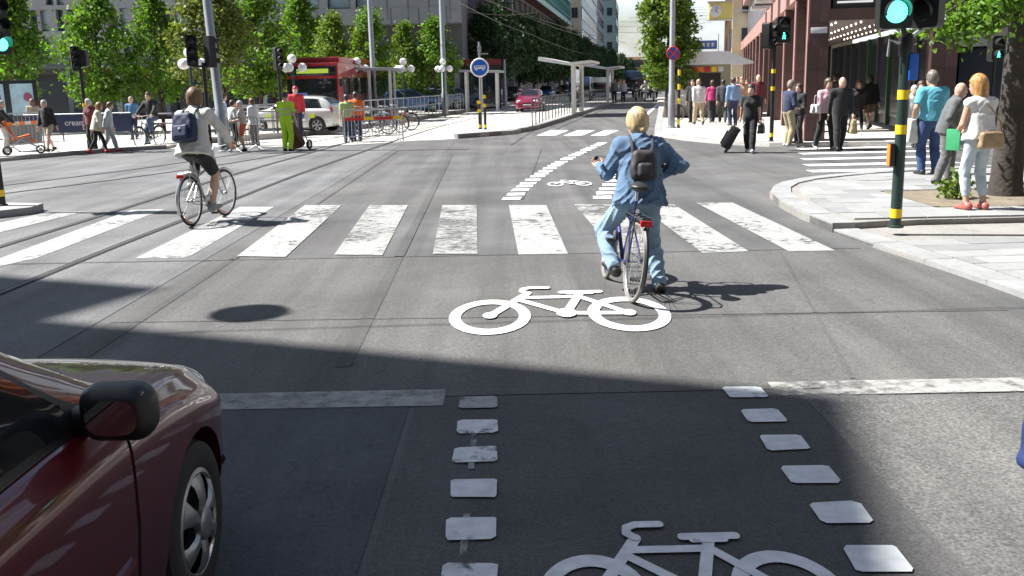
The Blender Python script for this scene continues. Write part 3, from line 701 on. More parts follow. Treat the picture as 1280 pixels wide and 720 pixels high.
# ------------------------------------------------------------------ bicycles
RUB = M('tyre rubber', (.035, .034, .033), .85, var=.2, scale=20); RUBD = M('tyre rubber dusty', (.22, .205, .18), .9, var=.25, scale=14)
ALU = M('bright alloy', (.62, .62, .62), .32, .9, var=.1); BLK = M('black plastic', (.022, .022, .024), .5, var=.15); SPK = M('spoke steel', (.55, .55, .54), .3, .9, var=0)
SADM = M('saddle black', (.03, .028, .027), .45, var=.2, scale=15); REFL = M('red reflector', (.55, .02, .02), .25, var=.05); REFO = M('orange reflector', (.85, .22, .03), .3, var=.05)
def circ(c, r, n, ax='x', a0=0, a1=2*PI):
    out = []
    for i in range(n):
        a = a0+(a1-a0)*i/(n if abs(a1-a0-2*PI) < 1e-6 else n-1); out.append(Vector(c)+Vector((0, r*math.cos(a), r*math.sin(a))))
    return out
def bicycle(label, loc, heading, lean=0, steer=0, col=(.05, .07, .3), rack=True, rider_fit=None, tyre=RUB, group=None, refl=False, pedal=0.0, saddle_z=.93, basket=False, detail=True, light=True, mats=None, hbz=0.0):
    t = thing('bicycle', label, 'bicycle', loc, R_(heading), group); t.rotation_euler = (0, R_(lean), R_(heading)); t.rotation_mode = 'YXZ'; t.rotation_euler = (0, R_(lean), R_(heading))
    t.rotation_mode = 'XYZ'; t.rotation_euler = (Matrix.Rotation(R_(heading), 3, 'Z') @ Matrix.Rotation(R_(lean), 3, 'Y')).to_euler()
    FR = M('bike paint %.2f %.2f %.2f' % col, col, .3, .2, var=.05, coat=.5)
    r = .345; yr, yf = -.50, .56; bb = Vector((0, -.06, .29)); n = 40 if detail else 20
    seat = Vector((0, -.27, saddle_z-.06)); headt = Vector((0, .36, .86)); headb = Vector((0, .40, .68)); st = Vector((0, -.20, .66))
    def wheel(y, parent, ctr=None):
        c = ctr or Vector((0, y, r)); sp = MB()
        ns_ = 32 if detail else 14
        for i in range(ns_):
            a = 2*PI*i/ns_; a2 = a+(.55 if i % 2 else -.55); sx = .028 if i % 4 < 2 else -.028
            sp.tube([c+Vector((sx, .022*math.cos(a2), .022*math.sin(a2))), c+Vector((0, (r-.03)*math.cos(a), (r-.03)*math.sin(a)))], .0017 if detail else .003, 4, caps=False)
        sp.lathe([(.016, -.045), (.016, .045)], 10, Matrix.Translation(c) @ Matrix.Rotation(PI/2, 4, 'Y')); sp.lathe([(.03, -.032), (.03, -.027)], 12, Matrix.Translation(c) @ Matrix.Rotation(PI/2, 4, 'Y')); sp.lathe([(.03, .027), (.03, .032)], 12, Matrix.Translation(c) @ Matrix.Rotation(PI/2, 4, 'Y'))
        w = sp.build('wheel', SPK, parent)
        MB().tube(circ(c, r-.0185, n), .0185, 8, closed=True).build('tyre', tyre, w)
        MB().tube(circ(c, r-.038, n), .010, 6, closed=True).build('rim', ALU, w)
        if refl:
            MB().tube(circ(c, r-.055, 9, a0=-2.4, a1=-1.6), .012, 5).build('reflector', REFO, w)
        return w
    wheel(yr, t)
    f = MB(); f.tube([headb, bb], .019, 8); f.tube([headt-Vector((0, -.01, .05)), st], .016, 8) if rider_fit != 'step' else f.tube([headb+Vector((0, 0, .06)), Vector((0, .1, .52)), Vector((0, -.13, .46))], .018, 8)
    f.tube([bb, seat-Vector((0, .012, .08))], .016, 8); f.tube([headt, headb], .021, 8)
    for sx in (-1, 1):
        f.tube([bb+Vector((sx*.03, 0, 0)), Vector((sx*.055, yr, r))], .009, 6); f.tube([st+Vector((sx*.012, 0, 0)), Vector((sx*.055, yr, r))], .008, 6)
    f.build('frame', FR, t)
    p = MB(); p.tube([seat-Vector((0, .012, .08)), seat], .013, 8); p.build('seat_post', ALU, t)
    c = np.array(seat+Vector((0, -.01, .045)))
    def sad(X):
        q = X-c
        return smin(ell(q, (0, -.07, 0), (.088, .095, .035)), cone(q, (0, -.03, .002), (0, .15, .0), .04, .022), .04)
    put('saddle', nets_mesh('saddle', sad, c-.24, c+.24, .011 if detail else .02, SADM), SADM, t)
    # steering
    sp = bpy.data.objects.new('steering', None)
    MS = Matrix.Translation(headb) @ Matrix.Rotation(R_(steer), 4, (headt-headb).normalized()) @ Matrix.Translation(-headb)
    V = lambda x, y, z: MS @ Vector((x, y, z))
    fk = MB()
    for sx in (-1, 1): fk.tube([MS@(headb+Vector((sx*.03, .01, -.03))), V(sx*.05, .47, .50), V(sx*.05, yf, r)], [.014, .012, .009], 8)
    fk.tube([MS@(headb+Vector((-.035, .005, -.02))), MS@(headb+Vector((.035, .005, -.02)))], .015, 8); fk.build('fork', FR, t)
    w2 = wheel(yf, t); w2.matrix_local = MS
    for ch in w2.children: pass
    V0 = V; V = lambda x, y, z: V0(x, y-hbz*.4, z+hbz)
    hb = MB(); hb.tube([MS@headt, V(0, .335, 1.0), V(0, .38, 1.03)], .013, 8)
    hb.tube([V(-.28, .20, 1.05), V(-.22, .32, 1.06), V(-.1, .385, 1.035), V(0, .39, 1.03), V(.1, .385, 1.035), V(.22, .32, 1.06), V(.28, .20, 1.05)], .012, 8); hb.build('handlebar', ALU, t)
    for sx in (-1, 1):
        MB().tube([V(sx*.285, .19, 1.05), V(sx*.305, .08, 1.045)], .017, 8).build('grip', BLK, t)
        MB().tube([V(sx*.25, .27, 1.045), V(sx*.285, .22, 1.02), V(sx*.30, .12, 1.015)], .006, 5).build('brake_lever', ALU, t)
    # drive
    ck = MB(); ck.lathe([(.092, .045), (.095, .048), (.092, .051)], 24, Matrix.Translation(bb) @ Matrix.Rotation(PI/2, 4, 'Y')); 
    pa = R_(pedal); pd = []
    for sx, a in ((1, pa), (-1, pa+PI)):
        e = bb+Vector((sx*.075, .17*math.cos(a), .17*math.sin(a))); ck.tube([bb+Vector((sx*.06, 0, 0)), e], .011, 6); ck.tube([bb, bb+Vector((sx*.065, 0, 0))], .012, 6); pd.append(e+Vector((sx*.05, 0, 0)))
    ck.build('crank', ALU, t)
    for e in pd: MB().box(e, (.085, .085, .022), bev=.005).build('pedal', BLK, t)
    ch = MB(); ch.tube([bb+Vector((.048, .05, .075)), Vector((.048, yr, r+.035))], .006, 5); ch.tube([bb+Vector((.048, .05, -.075)), Vector((.048, yr, r-.035))], .006, 5); ch.build('chain', BLK, t)
    for (y, a0, a1, P_) in ((yr, R_(-15), R_(190), t),):
        MB().tube(circ((0, y, r), r+.016, 18, a0=R_(20), a1=R_(205)), .021, 6).build('mudguard', BLK if not refl else ALU, t)
    g = MB().tube(circ((0, yf, r), r+.016, 14, a0=R_(40), a1=R_(175)), .021, 6).build('mudguard', BLK if not refl else ALU, t); g.matrix_local = MS
    if rack:
        k = MB()
        for sx in (-1, 1):
            k.tube([Vector((sx*.06, -.22, .735)), Vector((sx*.065, -.62, .735)), Vector((sx*.03, -.69, .735))], .0065, 6); k.tube([Vector((sx*.065, -.58, .735)), Vector((sx*.06, yr, r))], .006, 6); k.tube([Vector((sx*.06, -.22, .735)), Vector((sx*.015, -.20, .66))], .006, 6)
        for y in (-.3, -.45, -.6): k.tube([Vector((-.062, y, .735)), Vector((.062, y, .735))], .005, 6)
        k.tube([Vector((-.03, -.69, .735)), Vector((.03, -.69, .735))], .0065, 6); k.build('rack', BLK if not refl else ALU, t)
        if light: MB().box((0, -.705, .70), (.10, .03, .05), bev=.01).build('tail_light', REFL, t)
    if basket:
        k = MB()
        for i in range(9):
            for z0, z1 in ((.78, 1.0),): k.tube([V(-.16+.04*i, .44, z0), V(-.18+.045*i, .42, z1)], .004, 4); k.tube([V(-.16+.04*i, .66, z0), V(-.18+.045*i, .70, z1)], .004, 4)
        for z, e in ((.78, 0), (.89, .01), (1.0, .02)): k.tube([V(-.16-e, .44-e, z), V(.16+e, .44-e, z), V(.16+e, .66+e*2, z), V(-.16-e, .66+e*2, z)], .005, 4, closed=True)
        k.build('basket', BLK, t)
    ks = MB().tube([bb+Vector((-.05, -.06, 0)), bb+Vector((-.14, -.10, -.25))], .008, 6).build('kickstand', ALU, t) if not rider_fit else None
    return t
# ------------------------------------------------------------------ cars
def interp_rows(ys, rows, yq):
    """smooth rows through stations (monotone in y)"""
    ys = np.array(ys, float); rows = np.array(rows, float); out = []
    for y in yq:
        i = int(np.clip(np.searchsorted(ys, y)-1, 0, len(ys)-2)); h = ys[i+1]-ys[i]; t = (y-ys[i])/h
        m0 = (rows[i+1]-rows[max(i-1, 0)])/(ys[i+1]-ys[max(i-1, 0)])*h; m1 = (rows[min(i+2, len(ys)-1)]-rows[i])/(ys[min(i+2, len(ys)-1)]-ys[i])*h
        out.append((2*t**3-3*t*t+1)*rows[i]+(t**3-2*t*t+t)*m0+(-2*t**3+3*t*t)*rows[i+1]+(t**3-t*t)*m1)
    return np.array(out)
#      y     zbot  wsill wmax  zsh  wsh   ztop
BODY = [(-1.90, .34, .50, .56, .74, .52, .78), (-1.86, .27, .62, .70, .82, .66, .86), (-1.70, .23, .70, .775, .89, .72, .92), (-1.30, .19, .75, .815, .925, .745, .95), (-.6, .18, .77, .825, .93, .755, .96),
        (.2, .18, .77, .825, .92, .755, .955), (.70, .18, .77, .822, .905, .755, .96), (1.00, .18, .765, .82, .885, .75, .95), (1.30, .185, .755, .815, .845, .735, .905), (1.58, .19, .72, .785, .77, .68, .825), (1.76, .21, .64, .70, .69, .58, .73), (1.86, .25, .52, .56, .60, .44, .63), (1.90, .30, .36, .38, .52, .28, .54)]
#      y    wbase zbase wedge zedge ztop
CABN = [(-1.84, .60, .86, .54, .92, .93), (-1.74, .68, .90, .58, 1.07, 1.09), (-1.50, .715, .92, .575, 1.27, 1.30), (-1.15, .735, .92, .575, 1.335, 1.385), (-.6, .745, .92, .575, 1.36, 1.42), (-.1, .745, .92, .57, 1.345, 1.41), (.20, .74, .92, .57, 1.28, 1.345), (.50, .735, .915, .60, 1.13, 1.18), (.78, .72, .91, .64, .975, 1.01), (.98, .66, .88, .60, .91, .93)]
def body_row(y): return interp_rows([b[0] for b in BODY], [b[1:] for b in BODY], [y])[0]
def cab_row(y): return interp_rows([b[0] for b in CABN], [b[1:] for b in CABN], [y])[0]
def cab_side(y, f):
    wb, zb, we, ze, zt = cab_row(y); bulge = .018*math.sin(PI*min(1, max(0, f))); return (wb+(we-wb)*f+bulge, zb+(ze-zb)*f)
def cab_top(y, u):
    wb, zb, we, ze, zt = cab_row(y); return (we*u, ze+(zt-ze)*(1-abs(u)**2.4))
def loft_half(rows_fn, ys):
    """rows of (x,z) for the right half, mirrored into a closed skin"""
    vs, fs = [], []; k = None
    for y in ys:
        h = rows_fn(y); full = [(x, z) for x, z in h]+[(-x, z) for x, z in h[::-1][1:-1]]; k = len(full)
        vs += [(x, y, z) for x, z in full]
    n = len(ys)
    for i in range(n-1):
        for j in range(k): fs.append((i*k+j, i*k+(j+1) % k, (i+1)*k+(j+1) % k, (i+1)*k+j))
    fs.append(tuple(range(k))[::-1]); fs.append(tuple((n-1)*k+j for j in range(k))); return vs, fs
def body_section(y):
    zb, ws, wm, zs, wsh, zt = body_row(y)
    key = [(0, zb), (ws*.85, zb), (ws, zb+.04), (wm-.012, zb+(.46-zb)*.62), (wm, .50), (wm+.004, .60), (wm-.006, zs-.10), (wsh+.025, zs-.03), (wsh-.03, zs+.012), (wsh*.72, zs+(zt-zs)*.62), (wsh*.36, zs+(zt-zs)*.92), (0, zt)]
    if zs < .72: key[4:7] = [(wm, zb+(zs-zb)*.55), (wm+.002, zb+(zs-zb)*.68), (wm-.006, zb+(zs-zb)*.84)]
    p = smooth_path([(a, 0, b) for a, b in key], 4); return [(max(0, q.x), q.z) for q in p]
def cab_section(y):
    side = [cab_side(y, f) for f in (0, .15, .3, .45, .6, .75, .88)]; wb, zb, we, ze, zt = cab_row(y)
    top = [cab_top(y, u) for u in (.97, .9, .8, .65, .5, .3, 0)]; return [(0, zb)]+side+top
_carmesh = {}
def car_meshes():
    if _carmesh: return _carmesh
    ys = sorted(set([round(-1.90+3.8*i/76, 4) for i in range(77)]+[1.88, 1.895, -1.895, -1.88]))
    v, f = loft_half(body_section, ys); b = MB().add(v, f); me = b.mesh('body', True, 35)
    o = bpy.data.objects.new('tmp_body', me); COL.objects.link(o); cut = []
    for y in (1.18, -1.22):
        for sx in (-1, 1):
            c = MB().lathe([(.345, -.20), (.345, .20)], 40, Matrix.Translation((sx*.80, y, .31)) @ Matrix.Rotation(PI/2, 4, 'Y')); cu = bpy.data.objects.new('tmp_cut', c.mesh('cut', True)); COL.objects.link(cu); cut.append(cu)
            md = o.modifiers.new('b', 'BOOLEAN'); md.operation = 'DIFFERENCE'; md.object = cu; md.solver = 'EXACT'
    dg = bpy.context.evaluated_depsgraph_get(); dg.update(); me2 = bpy.data.meshes.new_from_object(o.evaluated_get(dg)); me2.name = 'car_body'
    bpy.data.objects.remove(o)
    for cu in cut: bpy.data.objects.remove(cu)
    me2.materials.clear(); finish(me2, True, 32); _carmesh['body'] = me2
    ysc = [round(-1.84+2.82*i/60, 4) for i in range(61)]
    v, f = loft_half(cab_section, ysc); _carmesh['cabin'] = MB().add(v, f).mesh('car_cabin', True, 60)
    def grid(fn, nu, nv):
        vs = [fn(i/nu, j/nv) for i in range(nu+1) for j in range(nv+1)]; return MB().add(vs, [(i*(nv+1)+j, (i+1)*(nv+1)+j, (i+1)*(nv+1)+j+1, i*(nv+1)+j+1) for i in range(nu) for j in range(nv)])
    def side(y0a, y0b, y1a, y1b, f0, f1, e):
        def fn(u, v):
            f = f0+(f1-f0)*v; y = (y0a+(y0b-y0a)*v)*(1-u)+(y1a+(y1b-y1a)*v)*u; x, z = cab_side(y, f); return (x+e, y, z+e*.25)
        return fn
    for nm, fn in dict(trim_front=side(.70, .215, -.50, -.50, .03, .93, .006), glass_front=side(.585, .20, -.45, -.45, .10, .86, .010), trim_rear=side(-.505, -.505, -1.42, -1.26, .03, .93, .006), glass_rear=side(-.55, -.55, -1.33, -1.2, .10, .86, .010)).items():
        _carmesh[nm] = grid(fn, 14, 6).mesh(nm, True, 60)
    def scr(y0, y1, um, e):
        def fn(u, v):
            y = y0+(y1-y0)*u; x, z = cab_top(y, -um+2*um*v); return (x, y+e*.6*(1 if y0 > 0 else -1), z+e)
        return fn
    _carmesh['windscreen'] = grid(scr(.80, .17, .90, .008), 12, 14).mesh('windscreen', True, 60); _carmesh['rear_window'] = grid(scr(-1.73, -1.40, .88, .008), 8, 12).mesh('rear_window', True, 60)
    # wheels
    ty = MB().lathe([(.19, -.085), (.265, -.09), (.295, -.08), (.305, -.05), (.307, 0), (.305, .05), (.295, .08), (.265, .09), (.205, .088), (.19, .075)], 40, Matrix.Rotation(PI/2, 4, 'Y'), caps=False); _carmesh['tyre'] = ty.mesh('tyre', True, 50)
    hc = MB(); hc.lathe([(.205, .060), (.205, .082), (.185, .090), (.178, .080)], 36, Matrix.Rotation(PI/2, 4, 'Y'), caps=False)
    for i in range(6):
        a = 2*PI*i/6; pr = [(.04, .105), (.10, .112), (.15, .104), (.182, .090)]; vs = []; wd = [.34, .30, .29, .34]
        for (r, x), w in zip(pr, wd):
            for s_ in (-1, -.5, .5, 1): an = a+s_*w*(.04/r*1.3 if r < .08 else 1)*.95; vs.append((x-(.012 if abs(s_) == 1 else 0), r*math.cos(an), r*math.sin(an)))
        hc.add(vs, [(q*4+j, q*4+j+1, q*4+j+5, q*4+j+4) for q in range(3) for j in range(3)])
    hc.lathe([(.062, .088), (.062, .112), (.05, .119), (.02, .121), (.001, .121)], 24, Matrix.Rotation(PI/2, 4, 'Y'))
    _carmesh['hubcap'] = hc.mesh('hubcap', True, 35)
    _carmesh['hub'] = MB().lathe([(.19, .03), (.10, .035), (.001, .035)], 24, Matrix.Rotation(PI/2, 4, 'Y')).mesh('hub', True)
    return _carmesh
GLASSD = M('car glass dark', (.012, .016, .018), .04, var=0, spec=.6); TRIMB = M('black rubber trim', (.014, .014, .015), .42, var=.1); HUBM = M('hubcap silver', (.42, .42, .43), .35, .75, var=.08)
WELL = M('wheel well black', (.01, .01, .01), .9, var=0); LAMP = M('headlight glass', (.55, .57, .6), .08, var=.05, coat=1); TAIL = M('tail lamp red', (.4, .01, .01), .15, var=.05, coat=1); PLATE = M('number plate', (.75, .75, .72), .5, var=.05)
def car(label, loc, heading, col, group=None, near=False, name='car', scale=(1, 1, 1), coat=1.0, police=False):
    C = car_meshes(); t = thing(name, label, 'car', loc, R_(heading), group); t.scale = scale
    PM = M('car paint %.3f %.3f %.3f' % col, col, .28, .25, var=.04, scale=2, coat=coat)
    body = put('body', C['body'], PM, t); put('roof', C['cabin'], PM, t)
    for nm in ('front', 'rear'):
        for sx in (1, -1):
            tr = put('window', C['trim_'+nm], TRIMB, t); gl = put('pane', C['glass_'+nm], GLASSD, tr)
            tr.scale = (sx, 1, 1)
    put('windscreen', C['windscreen'], GLASSD, t); put('rear_window', C['rear_window'], GLASSD, t)
    for y in (1.18, -1.22):
        for sx in (1, -1):
            w = put('wheel', C['tyre'], RUB, t); w.location = (sx*.715, y, .305); w.rotation_euler = (random.uniform(0, 6), 0, 0 if sx > 0 else PI)
            put('hubcap', C['hubcap'], HUBM, w); put('hub', C['hub'], WELL, w)
    for sx in (1, -1):
        c = np.array((sx*.53, 1.67, .675))
        def hl(X):
            q = X-c; q[:, 0] *= sx; return np.maximum(ell(q, (0, 0, -.02), (.17, .17, .10)), -(q[:, 1]-.0)-.1)
        put('headlight', nets_mesh('headlight', hl, c-.22, c+.22, .02, LAMP), LAMP, t)
        MB().box((sx*.66, -1.80, .82), (.13, .10, .26), bev=.03).build('tail_light', TAIL, t)
        # mirror
        mc = np.array((sx*.865, .47, .985))
        def mir(X):
            q = X-mc; b = np.abs(q)-np.array((.046, .012, .026)); return np.linalg.norm(np.maximum(b, 0), axis=1)+np.minimum(b.max(1), 0)-.056+np.where(q[:, 1] > 0, q[:, 1]*.35*np.abs(q[:, 2])*4, 0)
        mo = put('mirror', nets_mesh('mirror', mir, mc-.2, mc+.2, .011 if near else .025, TRIMB), TRIMB, t)
        MB().tube([(sx*.735, .50, .945), (sx*.82, .475, .965)], [.045, .035], 10).build('mirror_arm', TRIMB, mo)
        pts = [(mc[0]+.070*math.copysign(abs(math.cos(a))**.7, math.cos(a)), mc[1]-.0700, mc[2]+.051*math.copysign(abs(math.sin(a))**.7, math.sin(a))) for a in [2*PI*i/28 for i in range(28)]]
        MB().add(pts, [tuple(range(28))]).build('mirror_glass', M('mirror glass', (.55, .58, .6), .03, 1.0, var=0), mo, smooth=False)
        for y in ((.60, -.50, -1.02) if near else (-.50,)):     # door joints
            P_ = [(x+.0015, y+(.10*(z-.55) if y > 0 else 0), z) for x, z in body_section(y) if .24 < z < .90 and x > .5]
            MB().tube([(sx*a, b, c_) for a, b, c_ in P_], .0032, 5).build('door_joint', WELL, t)
        MB().box((sx*.835, -.33, .78), (.03, .16, .028), bev=.009).build('door_handle', PM, t)
        MB().tube([(sx*(body_row(y)[2]+.006), y, .50) for y in np.linspace(-.78, .52, 12)], .016, 6).build('side_strip', PM, t)
    MB().box((0, 1.885, .53), (.50, .03, .09), bev=.01).build('grille', TRIMB, t)
    MB().tube(smooth_path([(-.77, 1.55, .40), (-.62, 1.80, .40), (-.35, 1.90, .40), (0, 1.915, .40), (.35, 1.90, .40), (.62, 1.80, .40), (.77, 1.55, .40)], 4), .028, 8).build('bumper_strip', TRIMB, t)
    MB().box((0, 1.93, .43), (.50, .012, .11), bev=.004).build('number_plate', PLATE, t)
    MB().box((0, -1.905, .55), (.50, .012, .11), bev=.004).build('number_plate', PLATE, t)
    if near:
        wp = MB()
        for x0, x1 in ((-.5, .05), (.05, .55)): wp.tube([(x0, .87, .975), ((x0+x1)/2, .82, 1.005), (x1, .80, .99)], .009, 5)
        wp.build('wiper', TRIMB, t)
        for sx in (1, -1):
            # black sail at the foot of the windscreen pillar
            pts = [(y, f) for y, f in ((.70, .02), (.46, .02), (.44, .40))]
            MB().add([(sx*(cab_side(y, f)[0]+.013), y, cab_side(y, f)[1]) for y, f in pts], [(0, 1, 2)]).build('mirror_sail', TRIMB, t, smooth=False)
    if police:
        YB = M('police yellow', (.62, .75, .05), .4, var=.05); BB = M('police blue', (.03, .08, .4), .4, var=.05)
        for sx in (1, -1):
            for i in range(5): MB().box((sx*.829, -1.05+i*.45, .66), (.014, .22, .16)).build('marking_block', YB if i % 2 == 0 else BB, t)
        MB().box((0, -.25, 1.47), (1.0, .22, .10), bev=.03).build('light_bar', BB, t)
    return t
# ------------------------------------------------------------------ buildings
CON1 = M('grey concrete cladding', (.27, .275, .285), .8, var=.16, scale=1.6, bump=.15, bscale=30); CON2 = M('dark concrete', (.13, .13, .135), .8, var=.2, scale=2)
PANE = M('window glass', (.03, .04, .052), .12, var=.3, scale=.7, spec=.4); PANEL = M('window glass pale', (.30, .38, .42), .08, var=.25, scale=.6, spec=.8); FRM = M('window frame dark', (.05, .05, .055), .5)
SHOPD = M('shop interior dark', (.018, .016, .016), .4, var=.3, scale=1); REDP = M('shop red panel', (.20, .015, .025), .5, var=.3, scale=2); COLW = M('painted column', (.62, .62, .60), .6)
def bl(root, name, mat, c, d, parent=None, rz=0, bev=0):
    return MB().box(c, d, rz=rz, bev=bev).build(name, mat, parent or root, smooth=False)
def window(root, x, z, w, h, y, fd=.12, pane=PANE, mull=0, yaw=None):
    """a window: frame round a recessed pane, in the root's own frame (facade faces -y)"""
    o = MB(); f = .06
    for dx in (-w/2+f/2, w/2-f/2): o.box((x+dx, y, z), (f, fd, h))
    for dz in (-h/2+f/2, h/2-f/2): o.box((x, y, z+dz), (w-2*f, fd, f))
    for k in range(mull): o.box((x-w/2+w*(k+1)/(mull+1), y, z), (.05, fd*.8, h-2*f))
    wn = o.build('window', FRM, root, smooth=False)
    MB().box((x, y+.03, z), (w-2*f, .02, h-2*f)).build('pane', pane, wn, smooth=False); return wn
# the building out of frame on the left whose shadow covers the stop line
P0 = Vector((1.6-17.54+.37, 5.50+3.07-.153, 0)); uu = Vector((-.924, .383, 0)); vv = Vector((-.23, -.973, 0))
ob = thing('office_building', 'tall office block whose roof shades the foreground road', 'building', P0)
foot = [Vector((0, 0, 0)), uu*24, uu*24+vv*30, vv*30]
wl = MB(); wl.prism([(p.x, p.y) for p in foot], -.02, 22); wl.build('wall', CON1, ob, smooth=False)
nn = Vector((.383, .924, 0)); q0 = uu*8.55+nn*.82
wl = MB(); wl.prism([(p.x, p.y) for p in (q0, q0+uu*5, q0+uu*5-nn*1.5, q0-nn*1.5)], -.02, 24.9); wl.build('stair_tower', CON1, ob, smooth=False)
for fl in range(6):
    for k in range(7):
        c = vv*(2+k*4)+Vector((.02, 0, 2.2+fl*3.4)); wx = MB(); wx.box(c, (.10, 2.6, 1.7), rz=math.atan2(-.23, .973)*-1); wx.build('window', PANE, ob, smooth=False)

for (nm_, lab_, c_, d_) in (('office_building', 'unseen brown office block added beside the corner pavement to block sky light', (24, -6, 11), (20, 29, 22)), ('office_building', 'unseen long brown block added at the near road end to block sky light', (-2, -34, 11), (90, 18, 22))):  # unseen surrounding blocks, added to keep sky light off the shaded road
    t_ = thing(nm_, lab_, 'building', (c_[0], c_[1], 0)); FACB = M('brown facade', (.13, .105, .09), .7, var=.2, scale=1); MB().box((0, 0, c_[2]), d_).build('wall', FACB, t_, smooth=False)
    for fl in range(6):
        for k in range(8):
            if nm_ and d_[0] < 30: MB().box((-d_[0]/2-.02, -d_[1]/2+2+k*3.5, 2.2+fl*3.4), (.1, 2.2, 1.8)).build('window', PANE, t_, smooth=False)
            else: MB().box((-28+k*8, d_[1]/2+.02, 2.2+fl*3.4), (5.5, .1, 1.8)).build('window', PANE, t_, smooth=False)
# the long grey building behind the trees
gb = thing('office_building', 'long grey concrete building with narrow windows behind the linden trees', 'building', (0, 65, 0)); gb.scale = (1.15, 1, 1.1)
XL, XR = -42, -2.6
bl(gb, 'wall', CON2, ((XL+XR)/2, 8.5, 10), (XR-XL, 12, 20))
split = -14.2
# left part: rows of narrow paired windows between piers
for (z0, z1, sp) in ((3.75, 4.95, 1), (5.42, 6.62, 1), (6.95, 8.6, 3)):
    x = XL+.5; k = 0
    edges = []
    while x < split-1:
        if sp == 1 or k % 5 == 0:
            for xo in (0, .62): edges.append(x+xo)
        x += 1.55 if sp == 1 else 1.5; k += 1
    prev = XL
    for e in edges:
        bl(gb, 'pier', CON1, ((prev+e-.21)/2, 2.15, (z0+z1)/2), (e-.21-prev, .5, z1-z0))
        w = MB().box((e, 2.3, (z0+z1)/2), (.40, .05, z1-z0)).build('window', PANE if random.random() < .65 else PANEL, gb, smooth=False)
        MB().box((e, 2.25, z0+.35), (.40, .06, .05)).build('transom', FRM, w, smooth=False)
        MB().box((e, 2.05, z0-.03), (.44, .34, .05)).build('sill', CON2, w, smooth=False)
        prev = e+.21
    bl(gb, 'pier', CON1, ((prev+split)/2, 2.15, (z0+z1)/2), (split-prev, .5, z1-z0))
for z0, z1 in ((3.3, 3.75), (4.95, 5.42), (6.62, 6.95), (8.6, 20)):
    bl(gb, 'spandrel', CON1, ((XL+split)/2, 2.13, (z0+z1)/2), (split-XL, .5, z1-z0-.004))
# right part: projecting slab storeys with large windows
bl(gb, 'spandrel', CON1, ((split+XR)/2, 1.6, 5.75), (XR-split, 1.5, .95))
bl(gb, 'spandrel', CON1, ((split+XR)/2, 1.6, 14.1), (XR-split, 1.5, 11.8))
x = split; 
for i, (w, solid) in enumerate(((.5, 1), (1.1, 0), (.4, 1), (1.5, 0), (.5, 1), (1.3, 0), (.3, 1), (.9, 0), (5.1, 1))):
    if solid:
        bl(gb, 'pier', CON1, (x+w/2, 1.6, 7.21), (w-.01, 1.45, 1.96))
        for k in range(int(w/1.2)): bl(gb, 'panel_joint', CON2, (x+.9+k*1.2, .855, 9.5), (.04, .03, 8))
    else: window(gb, x+w/2, 7.21, w, 1.95, 1.2, pane=PANEL, mull=0)
    x += w
for i in range(7): bl(gb, 'facade_joint', CON2, (split+1.2+i*1.6, .845, 5.75), (.05, .03, .9))
# ground floor: recessed shopfronts between columns
bl(gb, 'soffit', CON2, ((XL+XR)/2, 2.2, 3.2), (XR-XL, 2.6, .2))
for i in range(14):
    x = XL+2+i*2.85; bl(gb, 'column', COLW if i % 3 == 0 else CON1, (x, 1.6, 1.6), (.28, .28, 3.0))
    s_ = bl(gb, 'shopfront', SHOPD if i % 3 else REDP, (x+1.42, 2.45, 1.5), (2.3, .1, 2.8)); bl(gb, 'pane', PANE, (x+1.42, 2.38, 1.35), (2.0, .03, 2.1), s_); bl(gb, 'fascia', REDP if i % 2 else CON2, (x+1.42, 2.3, 2.95), (2.4, .12, .34), s_)
# the shop building at the bend, dark with purple-grey bays
TEAL = M('teal trim', (.05, .22, .22), .4); BROWN = M('brown stone', (.22, .15, .12), .7, var=.2, scale=1); REDB = M('red brown band', (.16, .05, .045), .6); LOUV = M('grey louvre wall', (.24, .25, .27), .7, var=.12)
BEIGE = M('beige render', (.42, .37, .29), .8, var=.12); GLB = M('sky glass', (.22, .36, .42), .05, var=.25, scale=.25, spec=.8); WHT = M('white band', (.62, .64, .66), .5)
mb = thing('shop_building', 'dark building with purple grey bays beside the grey office building', 'building', (0, 82, 0))
bl(mb, 'wall', CON2, (-1.6, 6, 9), (3.2, 8, 18))
for zz in (4.2, 7.6, 11):
    for k in range(2): window(mb, -2.4+k*1.6, zz, 1.4, 2.6, 1.9, pane=M('purple glass', (.16, .12, .17), .1, var=.3), mull=1)
    bl(mb, 'spandrel', CON2, (-1.6, 1.85, zz+1.65), (3.2, .35, .5))
# glass fronted block along the left side of the street
SD = math.atan(.1375)
def along(name, label, loc, ang): return thing(name, label, 'building', loc, -ang)
gbk = along('glass_building', 'long low block with teal glass gallery over a louvred wall', (.8, 90, 0), SD)
